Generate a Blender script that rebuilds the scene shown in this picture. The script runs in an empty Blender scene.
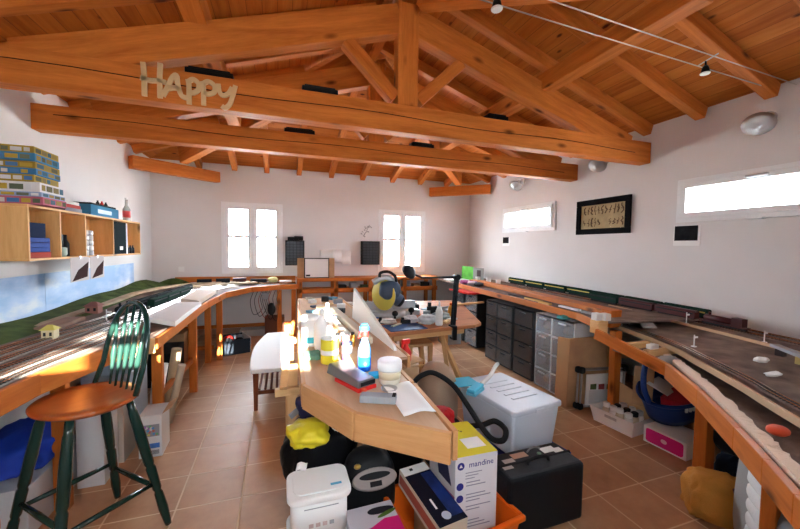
import bpy, bmesh, math, random
from mathutils import Vector, Matrix, Euler
from math import sin, cos, pi, radians, sqrt, atan2
random.seed(11)
SC = bpy.context.scene
COL = SC.collection
ORG = {}

# ------------------------------------------------------------------ helpers
def V(*a):
    return Vector(a)

class MB:
    """collects shapes and links them as ONE mesh object"""
    def __init__(s):
        s.v = []; s.f = []; s.m = 0; s.fm = []; s.fs = []
        s.M = Matrix.Identity(4)
    def at(s, loc=(0, 0, 0), rz=0, rx=0, ry=0):
        s.M = Matrix.Translation(loc) @ Euler((rx, ry, rz), 'XYZ').to_matrix().to_4x4(); return s
    def mat(s, i):
        s.m = i; return s
    def add(s, vs, fs, smooth=False):
        b = len(s.v)
        s.v += [s.M @ Vector(p) for p in vs]
        for f in fs:
            s.f.append([b + i for i in f]); s.fm.append(s.m); s.fs.append(smooth)
        return s
    def bx(s, x0, x1, y0, y1, z0, z1):
        vs = [(x, y, z) for z in (z0, z1) for x, y in ((x0, y0), (x1, y0), (x1, y1), (x0, y1))]
        return s.add(vs, [(3, 2, 1, 0), (4, 5, 6, 7), (0, 1, 5, 4), (1, 2, 6, 5), (2, 3, 7, 6), (3, 0, 4, 7)])
    def taper(s, x, y, z0, z1, w0, d0, w1, d1):
        vs = []
        for z, w, d in ((z0, w0, d0), (z1, w1, d1)):
            vs += [(x - w / 2, y - d / 2, z), (x + w / 2, y - d / 2, z), (x + w / 2, y + d / 2, z), (x - w / 2, y + d / 2, z)]
        return s.add(vs, [(3, 2, 1, 0), (4, 5, 6, 7), (0, 1, 5, 4), (1, 2, 6, 5), (2, 3, 7, 6), (3, 0, 4, 7)])
    def prism(s, poly, z0, z1, smooth=False):
        n = len(poly)
        vs = [(p[0], p[1], z0) for p in poly] + [(p[0], p[1], z1) for p in poly]
        s.add(vs, [tuple(range(n))[::-1], tuple(range(n, 2 * n))])
        b = len(s.v) - 2 * n
        for i in range(n):
            j = (i + 1) % n
            s.f.append([b + i, b + j, b + n + j, b + n + i]); s.fm.append(s.m); s.fs.append(smooth)
        return s
    def slab(s, bottom, dz):
        """polygon of 3-D points, thickened upward by dz"""
        n = len(bottom)
        vs = [tuple(p) for p in bottom] + [(p[0], p[1], p[2] + dz) for p in bottom]
        return s.add(vs, [tuple(range(n))[::-1], tuple(range(n, 2 * n))] + [(i, (i + 1) % n, n + (i + 1) % n, n + i) for i in range(n)])
    def bar(s, p0, p1, w, h, up=(0, 0, 1)):
        p0 = Vector(p0); p1 = Vector(p1); d = (p1 - p0).normalized()
        sd = d.cross(Vector(up))
        if sd.length < 1e-4: sd = d.cross(Vector((1, 0, 0)))
        sd.normalize(); u = sd.cross(d)
        vs = []
        for p in (p0, p1):
            for a, b in ((-1, -1), (1, -1), (1, 1), (-1, 1)):
                vs.append(p + sd * (a * w / 2) + u * (b * h / 2))
        return s.add(vs, [(0, 1, 2, 3), (7, 6, 5, 4), (0, 4, 5, 1), (1, 5, 6, 2), (2, 6, 7, 3), (3, 7, 4, 0)])
    def cyl(s, p0, p1, r0, r1=None, n=16, smooth=True):
        return s.tube([p0, p1], [r0, r0 if r1 is None else r1], n, smooth)
    def tube(s, pts, r, n=8, smooth=True, closed=False, cap=True):
        pts = [Vector(p) for p in pts]; k = len(pts)
        if not isinstance(r, (list, tuple)): r = [r] * k
        vs = []; prev = None
        for i, p in enumerate(pts):
            if closed: t = pts[(i + 1) % k] - pts[i - 1]
            else: t = pts[min(i + 1, k - 1)] - pts[max(i - 1, 0)]
            t.normalize()
            if prev is None:
                a = Vector((0, 0, 1)) if abs(t.z) < .9 else Vector((1, 0, 0))
                u = t.cross(a).normalized()
            else:
                u = (prev - t * prev.dot(t)).normalized()
            prev = u; w = t.cross(u)
            for j in range(n):
                an = 2 * pi * j / n
                vs.append(p + (u * cos(an) + w * sin(an)) * r[i])
        fs = []
        for i in range(k if closed else k - 1):
            i2 = (i + 1) % k
            for j in range(n):
                j2 = (j + 1) % n
                fs.append((i * n + j, i * n + j2, i2 * n + j2, i2 * n + j))
        b = len(s.v); s.add(vs, fs, smooth)
        if cap and not closed:
            for f in (tuple(range(n))[::-1], tuple((k - 1) * n + j for j in range(n))):
                s.f.append([b + i for i in f]); s.fm.append(s.m); s.fs.append(False)
        return s
    def lathe(s, prof, c=(0, 0, 0), n=24, smooth=True, sx=1, sy=1):
        vs = []; fs = []; k = len(prof)
        for r, z in prof:
            for j in range(n):
                a = 2 * pi * j / n
                vs.append((c[0] + r * cos(a) * sx, c[1] + r * sin(a) * sy, c[2] + z))
        for i in range(k - 1):
            for j in range(n):
                j2 = (j + 1) % n
                fs.append((i * n + j, i * n + j2, (i + 1) * n + j2, (i + 1) * n + j))
        b = len(s.v); s.add(vs, fs, smooth)
        for f in (tuple(range(n))[::-1], tuple((k - 1) * n + j for j in range(n))):
            s.f.append([b + i for i in f]); s.fm.append(s.m); s.fs.append(False)
        return s
    def ell(s, c, rad, nu=16, nv=10, rough=0, seed=0, sq=1.0):
        """ellipsoid; sq<1 squares it off, rough crumples it"""
        rn = random.Random(seed); ph = [rn.uniform(0, 6.28) for _ in range(12)]
        vs = []; fs = []
        def sg(x): return math.copysign(abs(x) ** sq, x)
        for i in range(nv + 1):
            t = pi * i / nv
            for j in range(nu):
                a = 2 * pi * j / nu
                k = 1 + rough * (.5 * sin(3 * a + ph[0] + 2 * t) + .4 * sin(5 * a + ph[1] - 3 * t) + .45 * sin(7 * t + ph[2] + a) + .3 * sin(9 * a + 4 * t + ph[3]) + .25 * sin(13 * a - 6 * t + ph[4])) * sin(t)
                vs.append((c[0] + rad[0] * k * sg(sin(t)) * sg(cos(a)), c[1] + rad[1] * k * sg(sin(t)) * sg(sin(a)), c[2] + rad[2] * k * sg(-cos(t))))
        for i in range(nv):
            for j in range(nu):
                j2 = (j + 1) % nu
                fs.append((i * nu + j, i * nu + j2, (i + 1) * nu + j2, (i + 1) * nu + j))
        return s.add(vs, fs, True)
    def sheet(s, fn, nu, nv, th=0.0, smooth=True):
        """grid surface fn(u,v)->point, thickened along -normal by th"""
        P = [[Vector(fn(i / nu, j / nv)) for j in range(nv + 1)] for i in range(nu + 1)]
        vs = [p for row in P for p in row]; w = nv + 1
        fs = [(i * w + j, (i + 1) * w + j, (i + 1) * w + j + 1, i * w + j + 1) for i in range(nu) for j in range(nv)]
        if th:
            N = []
            for i in range(nu + 1):
                for j in range(nv + 1):
                    a = P[min(i + 1, nu)][j] - P[max(i - 1, 0)][j]; b = P[i][min(j + 1, nv)] - P[i][max(j - 1, 0)]
                    c = a.cross(b); N.append(c.normalized() if c.length > 1e-12 else Vector((0, 0, 1)))
            o = len(vs); vs = vs + [vs[i] - N[i] * th for i in range(o)]
            fs = fs + [tuple(o + i for i in f)[::-1] for f in fs]
            ring = [i * w for i in range(nu + 1)][::-1] + [j for j in range(1, w)] + [i * w + nv for i in range(1, nu + 1)] + [nu * w + j for j in range(nv - 1, 0, -1)]
            for a, b in zip(ring, ring[1:] + ring[:1]): fs.append((a, b, o + b, o + a)[::-1])
        return s.add(vs, fs, smooth)
    def text(s, string, size, depth, M):
        """lettering as solid shapes; M places it (x along the line, y up, z out)"""
        cu = bpy.data.curves.new('lettering', 'FONT'); cu.body = string; cu.size = size; cu.extrude = depth; cu.resolution_u = 2
        cu.align_x = 'CENTER'; cu.align_y = 'CENTER'
        ob = bpy.data.objects.new('lettering', cu); COL.objects.link(ob)
        dg = bpy.context.evaluated_depsgraph_get(); me = ob.evaluated_get(dg).to_mesh()
        vs = [M @ v.co for v in me.vertices]; fs = [tuple(p.vertices) for p in me.polygons]
        ob.evaluated_get(dg).to_mesh_clear(); bpy.data.objects.remove(ob); bpy.data.curves.remove(cu)
        return s.add(vs, fs)
    def build(s, name, mats, parent=None, bevel=0, seg=2, sub=0, solid=0, local=False):
        if not isinstance(mats, (list, tuple)): mats = [mats]
        me = bpy.data.meshes.new(name)
        if parent is not None: o_ = Vector((0, 0, 0)) if local else ORG[parent.name]
        else:
            lo = [min(p[i] for p in s.v) for i in range(3)]; hi = [max(p[i] for p in s.v) for i in range(3)]
            o_ = Vector(((lo[0] + hi[0]) / 2, (lo[1] + hi[1]) / 2, lo[2]))
        me.from_pydata([p - o_ for p in s.v], [], s.f)
        for m in mats: me.materials.append(m)
        me.polygons.foreach_set('material_index', s.fm); me.polygons.foreach_set('use_smooth', s.fs)
        bm = bmesh.new(); bm.from_mesh(me); bmesh.ops.recalc_face_normals(bm, faces=bm.faces); bm.to_mesh(me); bm.free()
        me.update()
        ob = bpy.data.objects.new(name, me); COL.objects.link(ob)
        if parent is not None:
            ob.parent = parent; ORG[ob.name] = ORG[parent.name]
        else:
            ob.location = o_; ORG[ob.name] = o_
        if bevel:
            b = ob.modifiers.new('edge', 'BEVEL'); b.width = bevel; b.segments = seg; b.limit_method = 'ANGLE'; b.angle_limit = radians(40); b.harden_normals = False
        if sub:
            b = ob.modifiers.new('sub', 'SUBSURF'); b.levels = sub; b.render_levels = sub
        return ob

def tag(o, label=None, cat=None, group=None, kind=None):
    if label: o['label'] = label
    if cat: o['category'] = cat
    if group: o['group'] = group
    if kind: o['kind'] = kind
    return o
def thing(name, label, cat, loc=(0, 0, 0), group=None, rz=0):
    o = bpy.data.objects.new(name, None); COL.objects.link(o); o.empty_display_size = .1
    o.location = loc; o.rotation_euler = (0, 0, rz); ORG[o.name] = Vector(loc)
    return tag(o, label, cat, group)
def place(o, loc, rz=0, rx=0, ry=0):
    o.location = loc; o.rotation_euler = (rx, ry, rz); return o
def copy_tree(o, parent=None):
    c = o.copy(); COL.objects.link(c)
    if parent is not None: c.parent = parent
    for ch in [x for x in o.children]: copy_tree(ch, c)
    return c
def struct(name, mb, mats, parent=None, **k):
    o = mb.build(name, mats, parent, **k)
    if parent is None: o['kind'] = 'structure'
    return o
def beam(name, p0, p1, w, h, m, parent=None, bevel=.006, up=(0, 0, 1)):
    """timber whose own X axis (and grain) runs from p0 to p1, centred on that line"""
    p0 = Vector(p0); p1 = Vector(p1); d = p1 - p0; L = d.length; x = d.normalized()
    y = Vector(up).cross(x); y.normalize(); z = x.cross(y)
    mb = MB(); mb.bx(0, L, -w / 2, w / 2, -h / 2, h / 2)
    me_o = mb.build(name, m, None, bevel=bevel)
    me_o.data.transform(Matrix.Translation(me_o.location)); me_o.location = (0, 0, 0)
    R = Matrix((x, y, z)).transposed().to_4x4()
    base = p0 - (ORG[parent.name] if parent is not None else Vector((0, 0, 0)))
    if parent is not None: me_o.parent = parent
    me_o.matrix_local = Matrix.Translation(base) @ R
    ORG[me_o.name] = p0
    return me_o

# ------------------------------------------------------------------ materials
MATS = {}
def newmat(name):
    m = bpy.data.materials.new(name); m.use_nodes = True
    nt = m.node_tree; b = nt.nodes['Principled BSDF']
    return m, nt, b
def N(nt, t, **k):
    n = nt.nodes.new(t)
    for a, v in k.items():
        if a in n.inputs: n.inputs[a].default_value = v
        else: setattr(n, a, v)
    return n
def ramp(nt, stops):
    r = nt.nodes.new('ShaderNodeValToRGB'); e = r.color_ramp.elements
    while len(e) < len(stops): e.new(.5)
    for i, (p, c) in enumerate(stops):
        e[i].position = p; e[i].color = (*c, 1)
    return r
def objcoord(nt, scale=(1, 1, 1), rnd=True):
    tc = nt.nodes.new('ShaderNodeTexCoord'); mp = nt.nodes.new('ShaderNodeMapping'); mp.inputs['Scale'].default_value = scale
    nt.links.new(tc.outputs['Object'], mp.inputs['Vector'])
    if rnd:
        oi = nt.nodes.new('ShaderNodeObjectInfo'); ml = nt.nodes.new('ShaderNodeMath'); ml.operation = 'MULTIPLY'; ml.inputs[1].default_value = 37
        nt.links.new(oi.outputs['Random'], ml.inputs[0]); nt.links.new(ml.outputs[0], mp.inputs['Location'])
    return mp
def plain(name, c, rough=.5, metal=0, spec=.15, bump=0, bscale=200, vary=0, emit=0, alpha=None, trans=0, coat=0, sheen=0):
    if name in MATS: return MATS[name]
    m, nt, b = newmat(name); L = nt.links.new
    b.inputs['Base Color'].default_value = (*c, 1); b.inputs['Roughness'].default_value = rough; b.inputs['Metallic'].default_value = metal
    b.inputs['Specular IOR Level'].default_value = spec; b.inputs['Coat Weight'].default_value = coat; b.inputs['Sheen Weight'].default_value = sheen
    if trans: b.inputs['Transmission Weight'].default_value = trans
    if alpha is not None: b.inputs['Alpha'].default_value = alpha
    if vary:
        mp = objcoord(nt); no = N(nt, 'ShaderNodeTexNoise', Scale=9.0, Detail=5.0); L(mp.outputs[0], no.inputs['Vector'])
        r = ramp(nt, [(.3, tuple(x * (1 - vary) for x in c)), (.7, tuple(min(1, x * (1 + vary)) for x in c))]); L(no.outputs['Fac'], r.inputs[0]); L(r.outputs[0], b.inputs['Base Color'])
    if bump:
        mp = objcoord(nt, rnd=False); no = N(nt, 'ShaderNodeTexNoise', Scale=float(bscale), Detail=4.0); L(mp.outputs[0], no.inputs['Vector'])
        bp = N(nt, 'ShaderNodeBump', Strength=bump, Distance=.02); L(no.outputs['Fac'], bp.inputs['Height']); L(bp.outputs[0], b.inputs['Normal'])
    MATS[name] = m; return m
def wood(name, light, dark, axis=0, rough=.5, knots=True, fine=1.0, coat=0.0):
    if name in MATS: return MATS[name]
    m, nt, b = newmat(name); L = nt.links.new
    sc = [9 * fine] * 3; sc[axis] = .9 * fine
    mp = objcoord(nt, sc)
    n1 = N(nt, 'ShaderNodeTexNoise', Scale=1.6, Detail=6.0, Roughness=.62, Distortion=.5); L(mp.outputs[0], n1.inputs['Vector'])
    n2 = N(nt, 'ShaderNodeTexNoise', Scale=9.0, Detail=3.0, Roughness=.7); L(mp.outputs[0], n2.inputs['Vector'])
    ad = N(nt, 'ShaderNodeMath', operation='MULTIPLY_ADD'); ad.inputs[1].default_value = .35; L(n2.outputs['Fac'], ad.inputs[0]); L(n1.outputs['Fac'], ad.inputs[2])
    r = ramp(nt, [(.42, dark), (.62, tuple((a + c) / 2 for a, c in zip(light, dark))), (.85, light)]); L(ad.outputs[0], r.inputs[0])
    col = r.outputs[0]
    if knots:
        sk = [5.5 * fine] * 3; sk[axis] = 2.2 * fine
        mk = objcoord(nt, sk); vo = N(nt, 'ShaderNodeTexVoronoi', Scale=1.0); L(mk.outputs[0], vo.inputs['Vector'])
        kr = ramp(nt, [(.05, (1, 1, 1)), (.17, (0, 0, 0))]); L(vo.outputs['Distance'], kr.inputs[0])
        mx = N(nt, 'ShaderNodeMix', data_type='RGBA'); L(kr.outputs[0], mx.inputs[0]); L(col, mx.inputs[6]); mx.inputs[7].default_value = (*[x * .35 for x in dark], 1)
        col = mx.outputs[2]
    L(col, b.inputs['Base Color']); b.inputs['Roughness'].default_value = rough + .12; b.inputs['Specular IOR Level'].default_value = .14; b.inputs['Coat Weight'].default_value = coat; b.inputs['Coat Roughness'].default_value = .15
    bp = N(nt, 'ShaderNodeBump', Strength=.12, Distance=.01); L(ad.outputs[0], bp.inputs['Height']); L(bp.outputs[0], b.inputs['Normal'])
    MATS[name] = m; return m

BL, BD = (.66, .212, .040), (.40, .100, .015)
W_BEAM = wood('varnished_beam', BL, BD, 0, .42)
OR_L, OR_D = (.56, .170, .030), (.38, .098, .015)
W_OX = wood('orange_pine_x', OR_L, OR_D, 0, .4); W_OY = wood('orange_pine_y', OR_L, OR_D, 1, .4); W_OZ = wood('orange_pine_z', OR_L, OR_D, 2, .4)
PL, PD = (.78, .50, .24), (.62, .34, .13)
W_PX = wood('pale_pine_x', PL, PD, 0, .5); W_PY = wood('pale_pine_y', PL, PD, 1, .5); W_PZ = wood('pale_pine_z', PL, PD, 2, .5)
W_SHELF = wood('shelf_pine', (.78, .46, .18), (.60, .31, .10), 2, .45)
W_OAK = wood('oak_laminate', (.62, .33, .14), (.52, .25, .09), 0, .38, knots=False, fine=2)
W_DARK = wood('dark_stained', (.20, .055, .022), (.11, .028, .012), 2, .35, knots=False)
WHITE = plain('white_plastic', (.82, .82, .80), .4)
PVC = plain('white_pvc_frame', (.83, .84, .84), .35)
BLACK = plain('black_plastic', (.012, .012, .013), .4)
EBONY = plain('ebony_frame', (.010, .010, .011), .8, spec=.03)
BLACKM = plain('black_matt', (.015, .015, .016), .75)
STEEL = plain('brushed_steel', (.50, .50, .51), .42, .85)
GREY = plain('grey_plastic', (.30, .31, .32), .5)
CARD = plain('brown_cardboard', (.52, .32, .17), .8, vary=.12)
CARDD = plain('darker_cardboard', (.42, .25, .13), .8, vary=.12)
PAPER = plain('white_paper', (.86, .86, .84), .8)
RED = plain('red_plastic', (.62, .025, .02), .4)
GLASSM, nt, b = newmat('window_glass')
tr = N(nt, 'ShaderNodeBsdfTransparent'); gl = N(nt, 'ShaderNodeBsdfGlossy', Roughness=.02); fw = N(nt, 'ShaderNodeLayerWeight'); fr = N(nt, 'ShaderNodeMath', operation='POWER'); fr.inputs[1].default_value = 5; nt.links.new(fw.outputs['Facing'], fr.inputs[0]); mx = N(nt, 'ShaderNodeMixShader')
nt.links.new(fr.outputs[0], mx.inputs[0]); nt.links.new(tr.outputs[0], mx.inputs[1]); nt.links.new(gl.outputs[0], mx.inputs[2]); nt.links.new(mx.outputs[0], nt.nodes['Material Output'].inputs[0])
def clear(name, c, keep=.6, rough=.2):
    """thin translucent plastic: part lets light straight through, part is a tinted gloss"""
    if name in MATS: return MATS[name]
    m, nt, b = newmat(name); b.inputs['Base Color'].default_value = (*c, 1); b.inputs['Roughness'].default_value = rough
    tr = N(nt, 'ShaderNodeBsdfTransparent'); tr.inputs[0].default_value = (*[.5 + .5 * x for x in c], 1); mx = N(nt, 'ShaderNodeMixShader'); mx.inputs[0].default_value = keep
    nt.links.new(tr.outputs[0], mx.inputs[1]); nt.links.new(b.outputs[0], mx.inputs[2]); nt.links.new(mx.outputs[0], nt.nodes['Material Output'].inputs[0])
    MATS[name] = m; return m
# ------------------------------------------------------------------ room shell
XL, XR, YN, YF = -1.92, 3.79, -.25, 6.58
EAVE, SLOPE, RX = 2.845, .33, .935
T1, T2 = 2.83, 3.82           # the two trusses (also the ends of the ridge)
RZ = EAVE + SLOPE * (XR - RX)
TH = .28

def wallmat():
    m, nt, b = newmat('white_plaster'); L = nt.links.new
    mp = objcoord(nt, rnd=False)
    no = N(nt, 'ShaderNodeTexNoise', Scale=1.3, Detail=4.0); L(mp.outputs[0], no.inputs['Vector'])
    r = ramp(nt, [(.3, (.70, .675, .655)), (.7, (.76, .74, .725))]); L(no.outputs['Fac'], r.inputs[0]); L(r.outputs[0], b.inputs['Base Color'])
    n2 = N(nt, 'ShaderNodeTexNoise', Scale=60.0, Detail=5.0); L(mp.outputs[0], n2.inputs['Vector'])
    bp = N(nt, 'ShaderNodeBump', Strength=.12, Distance=.01); L(n2.outputs['Fac'], bp.inputs['Height']); L(bp.outputs[0], b.inputs['Normal'])
    b.inputs['Roughness'].default_value = .9; return m
M_WALL = wallmat()
def tilemat():
    m, nt, b = newmat('terracotta_tiles'); L = nt.links.new
    tc = nt.nodes.new('ShaderNodeTexCoord'); sep = nt.nodes.new('ShaderNodeSeparateXYZ'); L(tc.outputs['Object'], sep.inputs[0])
    ids = []; edges = []
    for ax, off, T in (('X', TOFF[0], .344), ('Y', TOFF[1], .322)):
        a = N(nt, 'ShaderNodeMath', operation='SUBTRACT'); L(sep.outputs[ax], a.inputs[0]); a.inputs[1].default_value = off
        d = N(nt, 'ShaderNodeMath', operation='DIVIDE'); L(a.outputs[0], d.inputs[0]); d.inputs[1].default_value = T
        fl = N(nt, 'ShaderNodeMath', operation='FLOOR'); L(d.outputs[0], fl.inputs[0]); ids.append(fl)
        f = N(nt, 'ShaderNodeMath', operation='FRACT'); L(d.outputs[0], f.inputs[0])
        c = N(nt, 'ShaderNodeMath', operation='SUBTRACT'); L(f.outputs[0], c.inputs[0]); c.inputs[1].default_value = .5
        e = N(nt, 'ShaderNodeMath', operation='ABSOLUTE'); L(c.outputs[0], e.inputs[0]); edges.append(e)
    mxm = N(nt, 'ShaderNodeMath', operation='MAXIMUM'); L(edges[0].outputs[0], mxm.inputs[0]); L(edges[1].outputs[0], mxm.inputs[1])
    gr = ramp(nt, [(.483, (0, 0, 0)), (.489, (1, 1, 1))]); L(mxm.outputs[0], gr.inputs[0])
    cb = nt.nodes.new('ShaderNodeCombineXYZ'); L(ids[0].outputs[0], cb.inputs[0]); L(ids[1].outputs[0], cb.inputs[1])
    wn = N(nt, 'ShaderNodeTexWhiteNoise', noise_dimensions='2D'); L(cb.outputs[0], wn.inputs['Vector'])
    no = N(nt, 'ShaderNodeTexNoise', Scale=5.0, Detail=7.0, Roughness=.65); L(tc.outputs['Object'], no.inputs['Vector'])
    ad = N(nt, 'ShaderNodeMath', operation='MULTIPLY_ADD'); L(wn.outputs['Value'], ad.inputs[0]); ad.inputs[1].default_value = .28; L(no.outputs['Fac'], ad.inputs[2])
    tr = ramp(nt, [(.32, (.36, .180, .088)), (.62, (.49, .268, .138)), (.95, (.60, .355, .195))]); L(ad.outputs[0], tr.inputs[0])
    mx = N(nt, 'ShaderNodeMix', data_type='RGBA'); L(gr.outputs[0], mx.inputs[0]); L(tr.outputs[0], mx.inputs[6]); mx.inputs[7].default_value = (.72, .52, .33, 1)
    L(mx.outputs[2], b.inputs['Base Color'])
    rr = N(nt, 'ShaderNodeMath', operation='MULTIPLY_ADD'); L(gr.outputs[0], rr.inputs[0]); rr.inputs[1].default_value = .4; rr.inputs[2].default_value = .50; L(rr.outputs[0], b.inputs['Roughness'])
    b.inputs['Specular IOR Level'].default_value = .30
    bp = N(nt, 'ShaderNodeBump', Strength=.35, Distance=.004, invert=True); L(gr.outputs[0], bp.inputs['Height']); L(bp.outputs[0], b.inputs['Normal'])
    return m
fl = MB(); fl.bx(XL - TH, XR + TH, YN - TH, YF + TH, -.15, 0)
FLC = ((XL + XR) / 2, (YN + YF) / 2)
TOFF = (1.849 - FLC[0], 2.225 - FLC[1])
struct('floor', fl, tilemat())

def wall(name, axis, c0, c1, a0, a1, holes, z1=EAVE):
    """axis 'x': thickness c0..c1 along x, runs a0..a1 along y (and the other way round); holes = (a0,a1,z0,z1)"""
    mb = MB()
    def put(p, q, z, w):
        if q - p < 1e-4 or w - z < 1e-4: return
        if axis == 'x': mb.bx(c0, c1, p, q, z, w)
        else: mb.bx(p, q, c0, c1, z, w)
    cur = a0
    for h in sorted(holes):
        put(cur, h[0], 0, z1); put(h[0], h[1], 0, h[2]); put(h[0], h[1], h[3], z1); cur = h[1]
    put(cur, a1, 0, z1)
    return struct(name, mb, M_WALL)
W1 = (-.905, .045, 1.03, 2.214); W2 = (1.815, 2.765, 1.03, 2.214)
S1 = (4.14, 5.38, 1.80, 2.19); S2 = (1.22, 2.46, 1.80, 2.19)
SUN_N1 = (-1.40, -.62, 1.40, 1.86); SUN_N2 = (-.16, .55, 1.30, 2.05)  # near-wall openings are added out of view, sized to shape the sun patches
wall('wall_left', 'x', XL - TH, XL, YN, YF, [])
wall('wall_right', 'x', XR, XR + TH, YN, YF, [S1, S2])
wall('wall_far', 'y', YF, YF + TH, XL - TH, XR + TH, [W1, W2])
wall('wall_near', 'y', YN - TH, YN, XL - TH, XR + TH, [SUN_N1, SUN_N2])

# ceiling: four boarded slopes of a hipped roof
def planks(name, axis):
    m, nt, b = newmat(name); L = nt.links.new
    tc = nt.nodes.new('ShaderNodeTexCoord'); sep = nt.nodes.new('ShaderNodeSeparateXYZ'); L(tc.outputs['Object'], sep.inputs[0])
    d = N(nt, 'ShaderNodeMath', operation='DIVIDE'); L(sep.outputs['X' if axis == 1 else 'Y'], d.inputs[0]); d.inputs[1].default_value = .118
    flr = N(nt, 'ShaderNodeMath', operation='FLOOR'); L(d.outputs[0], flr.inputs[0])
    f = N(nt, 'ShaderNodeMath', operation='FRACT'); L(d.outputs[0], f.inputs[0])
    wn = N(nt, 'ShaderNodeTexWhiteNoise', noise_dimensions='1D'); L(flr.outputs[0], wn.inputs['W'])
    sc = [16, 16, 16]; sc[axis] = 1.3
    mp = nt.nodes.new('ShaderNodeMapping'); mp.inputs['Scale'].default_value = sc; L(tc.outputs['Object'], mp.inputs[0]); L(wn.outputs['Color'], mp.inputs['Location'])
    no = N(nt, 'ShaderNodeTexNoise', Scale=1.2, Detail=6.0, Roughness=.6, Distortion=.4); L(mp.outputs[0], no.inputs['Vector'])
    ad = N(nt, 'ShaderNodeMath', operation='MULTIPLY_ADD'); L(wn.outputs['Value'], ad.inputs[0]); ad.inputs[1].default_value = .25; L(no.outputs['Fac'], ad.inputs[2])
    r = ramp(nt, [(.35, (.36, .092, .014)), (.6, (.50, .145, .023)), (.9, (.60, .200, .038))]); L(ad.outputs[0], r.inputs[0])
    sk = [3.4, 3.4, 3.4]; sk[axis] = 1.7
    mk = nt.nodes.new('ShaderNodeMapping'); mk.inputs['Scale'].default_value = sk; L(tc.outputs['Object'], mk.inputs[0])
    vo = N(nt, 'ShaderNodeTexVoronoi', Scale=1.6); L(mk.outputs[0], vo.inputs['Vector'])
    kr = ramp(nt, [(.05, (1, 1, 1)), (.11, (0, 0, 0))]); L(vo.outputs['Distance'], kr.inputs[0])
    mx = N(nt, 'ShaderNodeMix', data_type='RGBA'); L(kr.outputs[0], mx.inputs[0]); L(r.outputs[0], mx.inputs[6]); mx.inputs[7].default_value = (.10, .025, .008, 1)
    gp = ramp(nt, [(.0, (1, 1, 1)), (.045, (0, 0, 0))]); L(f.outputs[0], gp.inputs[0])
    m2 = N(nt, 'ShaderNodeMix', data_type='RGBA'); L(gp.outputs[0], m2.inputs[0]); L(mx.outputs[2], m2.inputs[6]); m2.inputs[7].default_value = (.10, .028, .008, 1)
    L(m2.outputs[2], b.inputs['Base Color']); b.inputs['Roughness'].default_value = .65; b.inputs['Specular IOR Level'].default_value = .10
    bp = N(nt, 'ShaderNodeBump', Strength=.4, Distance=.005, invert=True); L(gp.outputs[0], bp.inputs['Height']); L(bp.outputs[0], b.inputs['Normal'])
    return m
M_PY, M_PX = planks('ceiling_boards_long', 1), planks('ceiling_boards_cross', 0)
ov = .30; ez = EAVE - SLOPE * ov
yn = YN - ov; yf = YF + ov
A, B_, C_, D_ = (XL - ov, yn, ez), (XR + ov, yn, ez), (XR + ov, yf, ez), (XL - ov, yf, ez)
P, Q = (RX, T1, RZ), (RX, T2, RZ)
cm = MB()
cm.mat(0).slab([B_, C_, Q, P], .06); cm.slab([D_, A, P, Q], .06)
cm.mat(1).slab([C_, D_, Q], .06); cm.slab([A, B_, P], .06)
ceil = struct('ceiling', cm, [M_PY, M_PX])

# skirting tiles on the far wall
sk = MB(); sk.bx(XL, XR, YF - .012, YF, 0, .085)
struct('baseboard_far', sk, plain('skirting_tile', (.42, .25, .17), .4, vary=.1))
sk = MB(); sk.bx(XR - .012, XR, YN, YF - .012, 0, .085)
struct('baseboard_right', sk, MATS['skirting_tile'])
sk = MB(); sk.bx(XL, XL + .012, YN, YF - .012, 0, .085)
struct('baseboard_left', sk, MATS['skirting_tile'])

def frame(mb, x0, x1, z0, z1, w, y0, y1):
    mb.bx(x0, x1, y0, y1, z0, z0 + w); mb.bx(x0, x1, y0, y1, z1 - w, z1); mb.bx(x0, x0 + w, y0, y1, z0 + w, z1 - w); mb.bx(x1 - w, x1, y0, y1, z0 + w, z1 - w)
def french_window(n, h, y, inward):
    """two glazed leaves with a bar across each; inward = -1 or +1 along y"""
    x0, x1, z0, z1 = h; xm = (x0 + x1) / 2
    mb = MB(); ya, yb = sorted((y + .015 * inward, y - .06 * inward)); frame(mb, x0 - .012, x1 + .012, z0 - .012, z1 + .012, .05, ya, yb); mb.bx(xm - .03, xm + .03, ya + .03, yb - .02, z0 + .03, z1 - .03)
    w = struct('window_%d' % n, mb, PVC, bevel=.004)
    for a, c in ((x0 + .036, xm - .004), (xm + .004, x1 - .036)):
        s = MB(); ya, yb = sorted((y + .03 * inward, y - .03 * inward)); frame(s, a, c, z0 + .036, z1 - .036, .068, ya, yb)
        zm = (z0 + z1) / 2 + .03; s.bx(a + .068, c - .068, y - .025, y + .025, zm - .024, zm + .024)
        so = s.build('window_sash', PVC, w, bevel=.004)
        g = MB(); g.bx(a + .06, c - .06, y - .004, y + .004, z0 + .1, z1 - .1); g.build('glass_pane', GLASSM, so)
    hd = MB(); yy = y + .03 * inward; zh = z0 + .44 * (z1 - z0); hd.cyl((xm, yy, zh), (xm, yy + .04 * inward, zh), .009); hd.bar((xm, yy + .04 * inward, zh + .01), (xm, yy + .04 * inward, zh - .10), .016, .014, (1, 0, 0)); hd.build('window_handle', PVC, w)
    for xx in (x0 + .01, x1 - .01):
        for zz in (z0 + .15, z1 - .15):
            hg = MB(); hg.cyl((xx, yy, zz - .03), (xx, yy, zz + .03), .008, n=8); hg.build('window_hinge', PVC, w)
    return w
french_window(1, W1, YF, -1); french_window(2, W2, YF, -1); french_window(5, SUN_N1, YN, 1); french_window(6, SUN_N2, YN, 1)  # the near pair is unseen, added behind the camera to let sun in
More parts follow.
